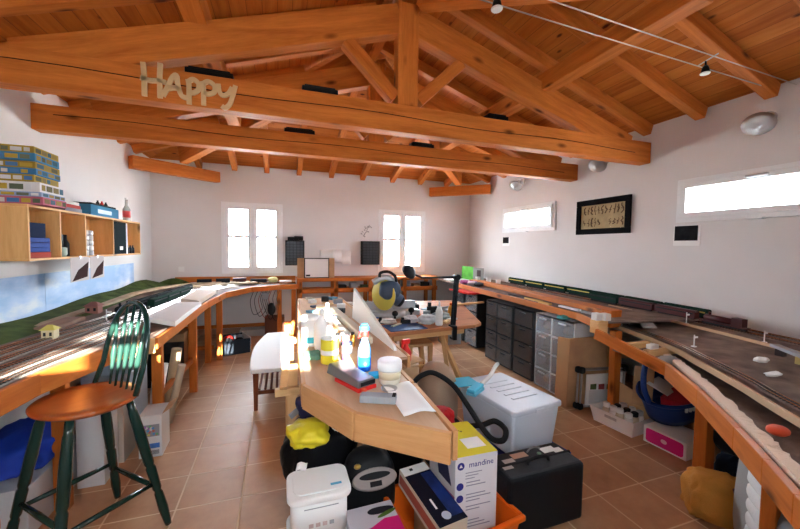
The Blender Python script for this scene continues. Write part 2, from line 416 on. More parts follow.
def strip_window(n, h):
    y0, y1, z0, z1 = h
    def fr(mb, a, b, c, d, w, x0, x1):
        mb.bx(x0, x1, a, b, c, c + w); mb.bx(x0, x1, a, b, d - w, d); mb.bx(x0, x1, a, a + w, c + w, d - w); mb.bx(x0, x1, b - w, b, c + w, d - w)
    mb = MB(); fr(mb, y0 - .015, y1 + .015, z0 - .015, z1 + .015, .045, XR - .02, XR + .06)
    w = struct('window_%d' % n, mb, PVC, bevel=.004)
    s = MB(); fr(s, y0 + .028, y1 - .028, z0 + .028, z1 - .028, .05, XR - .04, XR + .03); so = s.build('window_sash', PVC, w, bevel=.005)
    g = MB(); g.bx(XR - .004, XR + .004, y0 + .07, y1 - .07, z0 + .07, z1 - .07); g.build('glass_pane', GLASSM, so)
    ym = (y0 + y1) / 2
    k = MB(); k.bx(XR - .058, XR - .038, ym - .075, ym + .075, z1 - .062, z1 - .04); k.build('window_catch', STEEL, w, bevel=.004)
    k = MB(); k.bx(XR - .05, XR - .0, ym - .05, ym + .05, z0 - .022, z0 - .008); k.build('sill_hinge', PVC, w, bevel=.003)
strip_window(3, S1); strip_window(4, S2)

# ground outside
gm = MB(); gm.bx(-30, 32, -30, 37, -.4, -.2)
struct('ground', gm, plain('pale_gravel', (.55, .52, .46), .9, vary=.1))

# ------------------------------------------------------------------ light, sky, camera
wd = bpy.data.worlds.new('sky'); SC.world = wd; wd.use_nodes = True
bg = wd.node_tree.nodes['Background']; bg.inputs[0].default_value = (.78, .89, 1, 1); bg.inputs[1].default_value = 6.0
su = bpy.data.lights.new('sun', 'SUN'); su.energy = 8; su.angle = .01; su.color = (1, .95, .86)
so = bpy.data.objects.new('sun', su); COL.objects.link(so)
so.rotation_euler = Vector((.02, 1, -.27)).to_track_quat('-Z', 'Y').to_euler()
def portal(name, loc, sx, sy, d):
    l = bpy.data.lights.new(name, 'AREA'); l.shape = 'RECTANGLE'; l.size = sx; l.size_y = sy; l.cycles.is_portal = True
    o = bpy.data.objects.new(name, l); COL.objects.link(o); o.location = loc; o.rotation_euler = Vector(d).to_track_quat('-Z', 'Z').to_euler()
for h, y, d in ((W1, YF + .15, -1), (W2, YF + .15, -1), (SUN_N1, YN - .15, 1), (SUN_N2, YN - .15, 1)):
    portal('daylight_portal', ((h[0] + h[1]) / 2, y, (h[2] + h[3]) / 2), h[1] - h[0], h[3] - h[2], (0, d, 0))
for h in (S1, S2): portal('daylight_portal', (XR + .15, (h[0] + h[1]) / 2, (h[2] + h[3]) / 2), h[1] - h[0], h[3] - h[2], (-1, 0, 0))
cam = bpy.data.cameras.new('camera'); co = bpy.data.objects.new('camera', cam); COL.objects.link(co); SC.camera = co
cam.sensor_fit = 'HORIZONTAL'; cam.sensor_width = 36; cam.lens = 352.68 * 36 / 800; cam.clip_start = .02
r_, f_, u_ = Vector((.94613456, -.32349278, .01348391)), Vector((.32376118, .94491124, -.04818134)), Vector((.00284522, .0499516, .99874759))
Mx = Matrix((r_, u_, -f_)).transposed().to_4x4(); Mx.translation = (0, 0, 1.5); co.matrix_world = Mx
vs = SC.view_settings; vs.view_transform = 'Standard'; vs.look = 'None'; vs.exposure = 3.6; vs.gamma = 1; vs.use_curve_mapping = False
SC.cycles.use_denoising = True; SC.cycles.max_bounces = 10; SC.cycles.diffuse_bounces = 6; SC.cycles.transparent_max_bounces = 24
SC.cycles.sample_clamp_indirect = 8
# ------------------------------------------------------------------ roof timbers
def zroof(x): return EAVE + SLOPE * min(XR - x, x - XL)
def truss(yf, label, tz0, tz1, dep=.125):
    y = yf + dep / 2; kx = 1.0; h = tz1 - tz0
    t = thing('roof_truss', label, 'roof truss', (kx, y, tz0))
    tie = beam('tie_beam', (XL + .002, y, (tz0 + tz1) / 2), (XR - .002, y, (tz0 + tz1) / 2), dep, h, W_BEAM, t)
    # long drying crack along the face
    ck = MB(); ck.tube([(.15 + i * .28, -dep / 2 - .001, h * (.12 + .05 * sin(i * .9) - .008 * i)) for i in range(20)], .0035, 5)
    ck.build('drying_crack', plain('crack_dark', (.05, .015, .006), .9), tie, local=True)
    kz = RZ - .31
    beam('king_post', (kx, y, tz1), (kx, y, kz), .175, .12, W_BEAM, t, up=(0, 1, 0))
    for sgn, xe in ((1, 3.47), (-1, -1.47)):
        x0 = kx + sgn * .07; zt = lambda x: 3.49 - .335 * abs(x - kx)
        a = (x0, y, zt(x0) - .12); e = (xe + sgn * .02, y, zt(xe + sgn * .02) - .06)
        beam('principal_rafter', a, e, .115, .225, W_BEAM, t)
        s0 = (kx + sgn * .10, y, tz1 + .06); s1 = (kx + sgn * .50, y, zt(kx + sgn * .5) - .22)
        beam('strut', s0, s1, .10, .10, W_BEAM, t)
    return t
truss(2.772, 'front roof truss with king post whose tie beam carries the wooden lettering', 2.442, 2.663)
truss(3.752, 'rear roof truss of orange timber behind the one with the lettering', 2.43, 2.64)
ords = ['first', 'second', 'third', 'fourth', 'fifth', 'sixth', 'seventh', 'eighth', 'ninth', 'tenth', 'eleventh', 'twelfth', 'thirteenth', 'fourteenth']
rd, rw = .11, .085
def rafter(x0, y0, x1, y1, label):
    def zz(x, y): return EAVE + SLOPE * min(XR - x, x - XL, y - YN + (.0), YF - y) 
    o = beam('rafter', (x0, y0, ZR(x0, y0) - rd / 2), (x1, y1, ZR(x1, y1) - rd / 2), rw, rd, W_BEAM)
    tag(o, label, 'rafter', 'exposed rafters')
def ZR(x, y):
    zs = [EAVE + SLOPE * (XR - x), EAVE + SLOPE * (x - XL)]
    if y > T2: zs.append(RZ - (RZ - EAVE) * (y - T2) / (YF - T2))
    if y < T1: zs.append(RZ - (RZ - EAVE) * (T1 - y) / (T1 - YN))
    return min(zs) - .010
def xin(y):  # inner end of a side rafter at this depth (ridge or hip)
    if y > T2: t = (y - T2) / (YF - T2)
    elif y < T1: t = (T1 - y) / (T1 - YN)
    else: t = 0
    return t
ys = [1.78 + .505 * k for k in range(-1, 9)]
for k, y in enumerate(ys):
    t = xin(y); xi = RX + (XR - RX) * t
    if XR - xi > .5: rafter(XR - .03, y, xi + (.15 if t else .07), y, '%s rafter from the near end of the right roof slope' % ords[k])
    xi = RX - (RX - XL) * t
    if xi - XL > .5: rafter(XL + .03, y, xi - (.15 if t else .07), y, '%s rafter from the near end of the left roof slope' % ords[k])
for k, x in enumerate([-1.22, -.70, -.197, .334, .897, 1.474, 2.06, 2.63, 3.2]):
    t = (x - RX) / (XR - RX) if x > RX else (RX - x) / (RX - XL)
    y1 = T2 + (YF - T2) * abs(t)
    rafter(x, YF - .03, x, y1 + .15, '%s rafter end from the left above the far wall' % ords[k])
rb = beam('ridge_beam', (RX, T1 - .05, RZ - .2), (RX, T2 + .05, RZ - .2), .11, .18, W_BEAM); tag(rb, 'short ridge beam at the peak between the two trusses', 'beam')
for nm, x in (('right', 2.40), ('left', -.53)):
    z = zroof(x) - rd - .122
    ya = YN + (T1 - YN) * (EAVE and (XR - x if x > RX else x - XL) / (XR - RX)); yb = YF - (YF - T2) * ((XR - x if x > RX else x - XL) / (XR - RX))
    o = beam('purlin', (x, ya + .22, z), (x, yb - .22, z), .14, .155, W_BEAM); tag(o, 'thick purlin under the rafters of the %s roof slope' % nm, 'purlin', 'purlins')
def hip(p, q, label):
    o = beam('hip_rafter', p, q, .12, .25, W_BEAM); tag(o, label, 'hip rafter', 'hip rafters')
hz = RZ - .225
dz = .233
def hipz(f): return hz + (2.50 + .27 - hz) * f
for cx, cy, px, py, lab in ((XL, YF, RX, T2, 'hip rafter running down to the far left corner'), (XR, YF, RX, T2, 'hip rafter running down to the far right corner'),
                            (XR, YN, RX, T1, 'hip rafter at the top edge running towards the near right corner')):
    f = .95 if cy == YN else .80
    hip((px + (cx - px) * .05, py + (cy - py) * .05, hz - (RZ - EAVE) * .05 + .0), (px + (cx - px) * f, py + (cy - py) * f, hz - (RZ - EAVE) * f), lab)
for nm, p, q in (('left', (XL + .05, 5.66, 2.59), (-.95, YF - .05, 2.61)), ('right', (XR - .05, 5.74, 2.61), (2.85, YF - .05, 2.61))):
    o = beam('corner_tie', p, q, .12, .17, W_BEAM); tag(o, 'timber tie cutting diagonally across the far %s corner under the roof' % nm, 'beam')
# ------------------------------------------------------------------ model railway, left and far side
GROUNDM = plain('brown_scenery', (.185, .125, .100), .9, bump=.4, bscale=120, vary=.35)
PLY = wood('plywood_deck', (.55, .34, .18), (.40, .22, .10), 1, .6, knots=False)
GRASS = plain('green_scatter', (.075, .105, .022), .95, bump=.9, bscale=260, vary=.45)
BALLAST = plain('pale_ballast', (.34, .30, .26), .9, bump=.6, bscale=300, vary=.25)
SLEEP = plain('dark_sleepers', (.05, .035, .028), .8)
RAIL = plain('nickel_rail', (.62, .58, .52), .25, 1)
FOAM = plain('white_foam', (.80, .79, .76), .8, bump=.2, bscale=90)

def leg(parent, x, y, z, w=.07, d=.05, m=None, z0=0):
    mb = MB(); mb.bx(x - w / 2, x + w / 2, y - d / 2, y + d / 2, z0, z); return mb.build('leg', m or W_OZ, parent, bevel=.004)
def fascia(parent, pts, z0, z1, th=.022, m=None, name='front_rail'):
    for p, q in zip(pts, pts[1:]):
        p = Vector((*p, (z0 + z1) / 2)); q = Vector((*q, (z0 + z1) / 2))
        if (q - p).length < .02: continue
        beam(name, p, q, th, z1 - z0, m or W_BEAM if False else (m or W_OX), parent, bevel=.003)
def smooth_path(pts, n=8):
    out = []; P = [Vector(p) for p in pts]
    P = [P[0] * 2 - P[1]] + P + [P[-1] * 2 - P[-2]]
    for i in range(1, len(P) - 2):
        for k in range(n):
            t = k / n; a, b, c, d = P[i - 1], P[i], P[i + 1], P[i + 2]
            out.append(.5 * (2 * b + (c - a) * t + (2 * a - 5 * b + 4 * c - d) * t * t + (3 * b - a - 3 * c + d) * t ** 3))
    out.append(P[-2]); return out
def ribbon(mb, path, w, h):
    """flat strip of width w and height h that follows path (its underside)"""
    n = len(path); vs = []
    for i, p in enumerate(path):
        t = (path[min(i + 1, n - 1)] - path[max(i - 1, 0)]); t.z = 0; t.normalize(); s = Vector((-t.y, t.x, 0))
        vs += [p + s * w / 2, p - s * w / 2, p - s * w * .42 + V(0, 0, h), p + s * w * .42 + V(0, 0, h)]
    fs = [(3, 2, 1, 0), tuple(4 * (n - 1) + k for k in range(4))]
    for i in range(n - 1):
        for k in range(4): fs.append((4 * i + k, 4 * i + (k + 1) % 4, 4 * (i + 1) + (k + 1) % 4, 4 * (i + 1) + k))
    mb.add(vs, fs); return mb
def offset(path, o, dz):
    n = len(path); out = []
    for i, p in enumerate(path):
        t = (path[min(i + 1, n - 1)] - path[max(i - 1, 0)]); t.z = 0; t.normalize(); out.append(p + Vector((-t.y, t.x, 0)) * o + V(0, 0, dz))
    return out
def track(pts, label, group, bed=None, gauge=.028, w=.050):
    path = smooth_path(pts, 8)
    t = thing('railway_track', label, 'model railway track', path[0], group)
    mb = MB(); ribbon(mb, path, w, .007); mb.build('track_bed', bed or BALLAST, t)
    mb = MB(); L = 0
    for a, b in zip(path, path[1:]):
        d = (b - a); ln = d.length; k = 0
        while L < ln:
            p = a + d * (L / ln) + V(0, 0, .0085); s = Vector((-d.y, d.x, 0)).normalized() * .021
            mb.bar(p - s, p + s, .008, .005); L += .022
        L -= ln
    mb.build('sleepers', SLEEP, t)
    for o in (-gauge / 2, gauge / 2):
        mb = MB(); q = offset(path, o, .013)
        mb.tube(q, .0028, 4, smooth=False); mb.build('rail', RAIL, t)
    return t

# ---- baseboard along the left wall, curving into the far wall
ZL = .865
front = [(-1.20, .55), (-1.17, 1.60), (-1.12, 2.16), (-1.00, 2.58), (-.80, 2.76)]
front2 = [(-.80, 2.76), (-.78, 4.40), (-.70, 5.20), (-.42, 5.78), (0, 6.02), (.27, 6.06)]
bb = thing('railway_baseboard', 'long orange timber baseboard of the model railway along the left wall', 'model railway table', (-1.4, 3.2, 0))
mb = MB(); mb.prism([(XL + .002, .55)] + front + front2[1:] + [(.27, YF - .005), (XL + .002, YF - .005)], ZL - .02, ZL); mb.build('deck', GROUNDM, bb)
off = lambda pts, dx, dy: [(x + dx, y + dy) for x, y in pts]
fascia(bb, off(front[:4], .011, -.002), ZL - .105, ZL + .004)
fascia(bb, [front[3], (-.80, 2.755)], ZL - .095, ZL + .004, .03, W_PX, 'end_board')
fascia(bb, off(front2, .011, 0), ZL - .075, ZL + .004)
for x, y in ((-1.155, 2.43), (-.885, 3.12), (-.83, 4.02), (-.86, 4.98), (-.74, 5.06), (-1.06, 5.05), (.0, 5.96), (-1.75, 2.4), (-1.75, 4.2), (.22, 5.98)):
    leg(bb, x, y, ZL - .02 if x < -1.2 else ZL - .075)
for p, q in (((-.83, 4.02, .16), (-1.7, 4.02, .16)), ((-.845, 2.83, .30), (-.83, 4.0, .30)), ((-.74, 5.1, .2), (.0, 5.96, .2))):
    pass
beam('stretcher', (-.885, 3.14, .33), (-.84, 4.0, .33), .03, .05, W_OX, bb)
beam('stretcher', (-.82, 5.15, .15), (-1.70, 5.15, .15), .03, .05, W_OX, bb)
beam('stretcher', (-1.5, YF - .05, .13), (.25, YF - .05, .13), .03, .06, W_OX, bb)
# grass bank against the wall
def bank(u, v):
    y = 1.2 + u * 5.1; k = min(1, max(0, (y - 5.0) / 1.2)); xw = XL + .004
    w = .30 + .10 * sin(y * 2.1) * .3
    if v < .12: return (xw + .0, y, ZL + .001 + (.0 if v < .05 else .05))
    s = (v - .12) / .88
    return (xw + w * s, y, ZL + .002 + (.055 + .02 * sin(3 * y) + .07 * math.exp(-((y - 5.9) / .5) ** 2)) * (1 - s) ** .8)
mb = MB(); mb.sheet(bank, 60, 8); o = mb.build('grass_bank', GRASS); tag(o, 'long green scenic grass bank along the sky backdrop', 'scenery bank')
def hill(u, v):
    a = u * 2 * pi; r = v; return (-1.58 + .32 * r * cos(a) * 1.05, 6.42 + .15 * r * sin(a), ZL + .002 + .10 * (cos(r * pi) + 1) / 2)
mb = MB(); mb.sheet(hill, 28, 8); o = mb.build('grass_hill', GRASS); tag(o, 'rounded green scenic hill in the far left corner of the railway', 'scenery hill')
# sky picture
def skymat():
    m, nt, b = newmat('sky_print'); L = nt.links.new
    mp = objcoord(nt, (1, 1.2, 3.2), rnd=False); no = N(nt, 'ShaderNodeTexNoise', Scale=1.7, Detail=6.0, Roughness=.55); L(mp.outputs[0], no.inputs['Vector'])
    r = ramp(nt, [(.42, (.28, .45, .70)), (.56, (.42, .56, .76)), (.70, (.70, .74, .78))]); L(no.outputs['Fac'], r.inputs[0]); L(r.outputs[0], b.inputs['Base Color']); b.inputs['Roughness'].default_value = .5
    return m
SKYP = skymat()
for y0, y1, lb in ((2.0, 3.86, 'near printed sky and cloud panel on the left wall behind the railway'), (3.865, 5.83, 'far printed sky and cloud panel on the left wall ending before the corner')):
    mb = MB(); mb.bx(XL + .001, XL + .005, y0, y1, .845, 1.235); tag(mb.build('sky_backdrop', SKYP), lb, 'backdrop', 'sky backdrop panels')
# parallel tracks of the station and the curve into the far wall
for k, x in enumerate((-1.17, -1.25, -1.33, -1.41, -1.50, -1.58)):
    e = .045 * k
    pts = [(x - .02, .8, ZL + .001), (x - .01, 2.0, ZL + .001), (x + .04 + .055 * (k < 3), 2.75, ZL + .001), (x + .17, 3.6, ZL + .001), (x + .22, 4.6, ZL + .002), (x + .28, 5.4, ZL + .002), (x + .62 - e, 6.05 + .05 * k, ZL + .002), (-.15, 6.13 + .062 * k, ZL + .002), (.26, 6.14 + .064 * k, ZL + .002)]
    track(pts, '%s station track from the front edge of the left railway table' % ords[k], 'station tracks on the left table')
def simple(name, mb, m, label, cat, group=None, **k): return tag(mb.build(name, m, **k), label, cat, group)
# raised embankment roads
for pts, lb in (([(-1.70, 3.3, ZL), (-1.68, 4.5, ZL + .01), (-1.62, 5.2, ZL + .03), (-1.30, 5.95, ZL + .035), (-.5, 6.42, ZL + .03)], 'tan raised embankment strip nearest the grass bank'),
                ([(-1.40, 4.5, ZL + .012), (-1.30, 5.1, ZL + .035), (-1.02, 5.80, ZL + .035), (-.35, 6.12, ZL + .03)], 'tan raised embankment strip curving towards the far window')):
    mb = MB(); ribbon(mb, smooth_path(pts, 8), .10, .022); simple('embankment', mb, plain('tan_scenery', (.42, .31, .20), .9, vary=.25, bump=.3, bscale=150), lb, 'scenery bank')
# little buildings
def hut(name, x, y, w, d, h, wm, rm, label):
    t = thing(name, label, 'model building', (x, y, ZL))
    mb = MB(); mb.bx(x - w / 2, x + w / 2, y - d / 2, y + d / 2, ZL, ZL + h); b = mb.build('walls', wm, t)
    mb = MB(); mb.add([(x - w * .65, y - d * .65, ZL + h), (x + w * .65, y - d * .65, ZL + h), (x + w * .65, y + d * .65, ZL + h), (x - w * .65, y + d * .65, ZL + h), (x - w * .2, y, ZL + h * 1.5), (x + w * .2, y, ZL + h * 1.5)],
        [(3, 2, 1, 0), (0, 1, 5, 4), (2, 3, 4, 5), (1, 2, 5), (3, 0, 4)]); mb.build('roof', rm, t)
    mb = MB()
    for s in (-1, 1): mb.bx(x + s * w * .24 - w * .1, x + s * w * .24 + w * .1, y - d / 2 - .001, y - d / 2 + .002, ZL + h * .35, ZL + h * .75)
    mb.build('windows', BLACK, t)
    return t
hut('station_kiosk', -1.44, 2.94, .066, .06, .062, plain('cream_card', (.66, .56, .34), .7), plain('yellow_roof', (.62, .55, .12), .6), 'tiny cream kiosk with yellow roof on the left railway')
hut('model_house', -1.60, 3.92, .095, .09, .07, plain('pink_brick', (.36, .15, .11), .8), plain('rose_roof', (.30, .12, .10), .8), 'tiny pink brick house on the left railway before the backdrop')
mb = MB(); mb.bx(-1.66, -1.53, 3.20, 3.60, ZL, ZL + .028); simple('station_platform', mb, plain('platform_brown', (.28, .16, .11), .8, vary=.2), 'low brown station platform between kiosk and pink house', 'model platform')
# signals
def signal(x, y, z, h, label):
    t = thing('model_signal', label, 'model signal', (x, y, z))
    mb = MB(); mb.cyl((x, y, z), (x, y, z + h), .004, n=8); mb.bx(x - .012, x + .012, y - .012, y + .012, z, z + .006); mb.build('post', WHITE, t)
    mb = MB(); mb.bx(x + .003, x + .034, y - .003, y + .003, z + h * .72, z + h * .86); mb.build('signal_arm', WHITE, t)
    return t
signal(-1.33, 3.46, ZL, .10, 'white semaphore signal on the left railway beside the stool back')
# rolling stock
LOCO = plain('loco_black', (.014, .015, .016), .85, spec=.04); MAROON = plain('maroon_coach', (.07, .018, .018), .4); GREENC = plain('dark_green_coach', (.012, .035, .024), .85, spec=.04); YEL = plain('yellow_lining', (.65, .48, .10), .5)
def coach(p, q, w, h, m, label, group, name='railway_coach', boiler=False, lining=False):
    p = Vector(p); q = Vector(q); L = (q - p).length; t = thing(name, label, 'model train', p, group)
    X = (q - p).normalized(); Y = Vector((-X.y, X.x, 0)).normalized(); Z = X.cross(Y)
    M = Matrix((X, Y, Z)).transposed().to_4x4(); M.translation = p
    mb = MB(); mb.M = M
    if boiler:
        mb.tube([(L * .12, 0, .022 + h * .45), (L * .70, 0, .022 + h * .45)], h * .38, 14); mb.bx(L * .03, L * .97, -w * .48, w * .48, .016, .026)
        mb.bx(L * .70, L * .90, -w / 2, w / 2, .022, .022 + h); b = mb.build('boiler_and_cab', m, t)
        mb = MB(); mb.M = M; mb.cyl((L * .2, 0, .022 + h * .7), (L * .2, 0, .022 + h * 1.15), .009, n=10); mb.build('chimney', m, t)
    else:
        mb.sheet(lambda u, v: (u * L, w / 2 * (1 if v > .5 else -1) * (1 if abs(v - .5) > .3 else abs(v - .5) / .3), .020 + (h * min(1, min(v, 1 - v) / .2) * .8 if min(v, 1 - v) < .2 else h * .8 + h * .2 * sqrt(max(0, 1 - ((.5 - min(v, 1 - v)) / .3) ** 2)))), 1, 20, 0, False)
        mb.bx(.0, L, -w / 2 + .001, w / 2 - .001, .018, .020 + h * .8); mb.build('coach_body', m, t)
        for sd in (-1, 1):
            mb = MB(); mb.M = M; mb.bx(L * .04, L * .96, sd * w / 2 - .0012, sd * w / 2 + .0012, .02 + h * .50, .02 + h * .66); mb.build('window_band', YEL if lining else BLACK, t)
    mb = MB(); mb.M = M; mb.bx(L * .06, L * .94, -.014, .014, .001, .0185); mb.build('undercarriage', BLACKM, t)
    return t
zt = ZL + .015
for i in range(5):
    y = 3.55 + i * .37
    coach((-1.30 + .035 * i, y, zt), (-1.272 + .035 * i, y + .34, zt), .062, .078, LOCO, '%s black wagon of the train on the left railway' % ords[i], 'black train on the left table', 'goods_wagon' if i else 'steam_locomotive', boiler=(i == 0))
for i in range(3):
    y = 4.0 + i * .36
    coach((-1.18 + .03 * i, y, zt), (-1.152 + .03 * i, y + .33, zt), .06, .07, GREENC, '%s dark green coach on the track beside the black train' % ords[i], 'green coaches on the left table')
for i, (x, y, c) in enumerate(((-.95, 6.2, 'black'), (-.72, 6.3, 'brown'), (-1.2, 6.12, 'black'))):
    coach((x, y, zt + .01), (x + .2, y + .03, zt + .01), .055, .06, LOCO if c == 'black' else MAROON, '%s %s wagon on the curve before the far left window' % (ords[i], c), 'wagons on the far curve')
# white foam boards lying at the table edge
def board(name, pts, z, th, m, label, cat, group=None):
    mb = MB(); mb.prism(pts, z, z + th); return simple(name, mb, m, label, cat, group, bevel=.003)
board('foam_board', [(-1.02, 3.30), (-.74, 3.02), (-.75, 4.02), (-.98, 4.04)], ZL + .0175, .04, FOAM, 'white foam board at the front edge of the left railway', 'board', 'foam boards')
board('foam_board', [(-1.0, 4.30), (-.78, 4.06), (-.76, 5.0), (-1.0, 5.16)], ZL + .0175, .045, plain('beige_foam', (.66, .56, .46), .8), 'beige board behind the white foam board on the left railway', 'board', 'foam boards')
# things lying on the far curve
mb = MB(); mb.bx(-.46, -.20, 6.32, 6.42, ZL + .02, ZL + .075); simple('tool_case', mb, BLACKM, 'small black case under the left far window', 'case', bevel=.01)
mb = MB(); mb.ell((-.10, 6.36, ZL + .06), (.085, .06, .05), rough=.1, seed=3); mb2 = mb; simple('foliage_bag', mb, plain('straw_yellow', (.55, .48, .20), .8, bump=.6, bscale=120), 'small yellowish bag of scenery on the far baseboard', 'bag')
mb = MB(); mb.bx(.0, .2, 6.32, 6.42, ZL + .01, ZL + .045); simple('paper_packet', mb, PAPER, 'small white packet beside the yellowish bag', 'packet')

# ---- upstand and shelf unit along the far wall
ZF = .955
fb = thing('railway_baseboard', 'narrow orange timber baseboard with open shelf along the far wall', 'model railway table', (1.6, 6.35, 0))
mb = MB(); mb.bx(.28, 2.9, 6.12, YF - .004, ZF - .02, ZF); mb.build('deck', W_OX, fb, bevel=.003)
mb = MB(); mb.bx(.28, 2.86, 6.10, 6.12, ZF - .055, ZF + .004); mb.build('front_rail', W_OX, fb, bevel=.003)
mb = MB(); mb.bx(.30, 2.86, 6.14, YF - .03, .74, .76); mb.build('lower_shelf', W_OX, fb, bevel=.003)
mb = MB(); mb.bx(.30, 2.86, 6.12, 6.14, .70, .78); mb.build('front_rail', W_OX, fb, bevel=.003)
for x in (.33, .93, 1.55, 2.2, 2.8):
    leg(fb, x, 6.145, ZF - .02)
    leg(fb, x, 6.54, ZF - .02)
beam('back_board', (-1.6, YF - .012, .925), (.275, YF - .012, .925), .02, .09, W_OX, fb)
for i in range(9):
    x = 1.0 + i * .2; hh = [.06, .09, .05, .10, .07, .045, .11, .06, .08][i]
    mb = MB(); mb.bx(x, x + .13, 6.2, 6.36, .762, .762 + hh)
    m = [BLACKM, GREY, plain('drab_green', (.10, .13, .06), .7), CARD, BLACKM, plain('dull_blue', (.06, .10, .22), .6), GREY, CARDD, BLACKM][i]
    simple('parts_box', mb, m, '%s small box from the left on the open shelf along the far wall' % ords[i], 'box', 'boxes on the far shelf', bevel=.004)
# white frame display on brown board, on the far deck
t = thing('framed_print', 'black framed white sheet leaning on a brown board between the far windows', 'picture', (.6, 6.2, ZF))
mb = MB(); mb.bx(.41, .81, 6.20, 6.215, ZF, ZF + .335); mb.build('sheet', PAPER, t)
mb = MB(); frame(mb, .40, .82, ZF, ZF + .345, .014, 6.185, 6.222); mb.build('picture_frame', BLACK, t)
mb = MB(); mb.bx(.43, .50, 6.197, 6.20, ZF + .03, ZF + .06); mb.build('caption_mark', BLACK, t)
mb = MB(); mb.bx(.29, .92, 6.25, 6.265, ZF, ZF + .34); simple('cardboard_sheet', mb, CARD, 'brown board standing behind the black framed white sheet', 'board')
# small parts cabinets on the wall
def cabinet(x0, x1, z0, z1, label, extra=False):
    t = thing('parts_cabinet', label, 'cabinet', ((x0 + x1) / 2, YF, z0), 'parts cabinets')
    mb = MB(); frame(mb, x0, x1, z0, z1, .012, YF - .13, YF - .002); mb.bx(x0 + .01, x1 - .01, YF - .02, YF - .004, z0, z1)
    mb.build('cabinet_body', BLACKM, t)
    nx, nz = 5, 8
    for i in range(nx):
        for j in range(nz):
            w = (x1 - x0 - .03) / nx; h = (z1 - z0 - .03) / nz; a = x0 + .015 + i * w; c = z0 + .015 + j * h
            d = MB(); d.bx(a + .003, a + w - .003, YF - .133, YF - .025, c + .003, c + h - .005); d.bx(a + w * .35, a + w * .65, YF - .142, YF - .132, c + h * .3, c + h * .5)
            d.build('drawer', DRAW, t)
    return t
DRAW = plain('smoky_drawer', (.055, .06, .07), .25)
cabinet(.10, .42, 1.16, 1.60, 'dark small parts cabinet right of the left far window'); cabinet(1.46, 1.80, 1.17, 1.61, 'dark small parts cabinet left of the right far window')
mb = MB(); mb.bx(.14, .40, YF - .13, YF - .01, 1.602, 1.66); mb.bx(.25, .40, YF - .14, YF - .02, 1.662, 1.675); simple('black_box', mb, BLACKM, 'black box lying on top of the left parts cabinet', 'box', bevel=.005)
# papers pinned on the wall
for i, (x0, x1, z0, z1) in enumerate(((.70, .95, 1.19, 1.44), (.95, 1.11, 1.21, 1.45), (1.10, 1.27, 1.17, 1.43))):
    mb = MB(); mb.sheet(lambda u, v: (x0 + (x1 - x0) * u, YF - .006 - .02 * u * u * (i == 2) - .006 * sin(3 * u), z0 + (z1 - z0) * v), 8, 2, .001); simple('pinned_paper', mb, PAPER, '%s white sheet from the left pinned between the far windows' % ords[i], 'paper', 'pinned papers')
# dried sprig ornament
mb = MB(); rn = random.Random(5)
mb.tube([(1.50, YF - .05, 1.70), (1.56, YF - .05, 1.80), (1.62, YF - .05, 1.92)], .005, 6)
for i in range(14):
    a = rn.random(); p = Vector((1.50 + .12 * a, YF - .05, 1.70 + .22 * a)); q = p + V(rn.uniform(-.07, .07), rn.uniform(-.03, .02), rn.uniform(-.03, .05))
    mb.tube([p, (p + q) / 2 + V(0, 0, .01), q], .003, 5); mb.ell(q, (.012, .008, .012), 8, 6)
simple('wall_ornament', mb, plain('dull_silver', (.35, .34, .32), .4, .6), 'small grey sprig ornament above the right parts cabinet', 'ornament')
mb = MB(); mb.bx(-1.55, -1.47, YF - .012, YF - .001, 1.06, 1.14); mb.cyl((-1.51, YF - .013, 1.10), (-1.51, YF - .011, 1.10), .022); simple('wall_socket', mb, WHITE, 'white power socket on the far wall left of the window', 'socket', bevel=.003)

# things under the far baseboard
t = thing('storage_box', 'white and black open storage box on the floor under the railway', 'box', (-.62, 5.4, 0))
ry = .35
mb = MB().at((-.62, 5.45, 0), ry); w, d, h = .36, .40, .20
mb.bx(-w / 2, w / 2, -d / 2, -d / 2 + .01, 0, h); mb.bx(-w / 2, w / 2, d / 2 - .01, d / 2, 0, h); mb.bx(-w / 2, -w / 2 + .01, -d / 2, d / 2, 0, h); mb.bx(-w / 2, w / 2, -d / 2, d / 2, 0, .01); mb.build('box_body', plain('dark_blue_grey', (.03, .04, .055), .6), t)
mb = MB().at((-.62, 5.45, 0), ry); mb.bx(w / 2 - .01, w / 2 + .002, -d / 2, d / 2, 0, h + .01); mb.build('white_side', PAPER, t)
for i, (dx, dy, m) in enumerate(((-.07, .05, RED), (.08, -.09, BLACKM), (.06, .09, GREY), (-.06, -.10, BLACKM))):
    mb = MB().at((-.62 + dx, 5.45 + dy, .075), .5 * i, .1); mb.ell((0, 0, .07), (.062, .05, .065), 12, 8, .08, i, .7); simple('power_tool', mb, m, ['red tool case in the white and black box', 'black tool nearest the aisle in the white and black box', 'grey tool in the white and black box', 'black tool at the back of the white and black box'][i], 'tool')
mb = MB(); mb.bx(-.23, .08, 6.18, 6.42, 0, .31); simple('brown_box', mb, plain('brown_crate', (.16, .055, .03), .6), 'dark brown box on the floor under the far window', 'box', bevel=.005)
mb = MB(); mb.bx(-.62, -.12, 6.25, 6.5, 0, .10); simple('low_carton', mb, plain('pale_carton', (.55, .50, .46), .8), 'pale low carton on the floor at the far wall', 'box', bevel=.004)
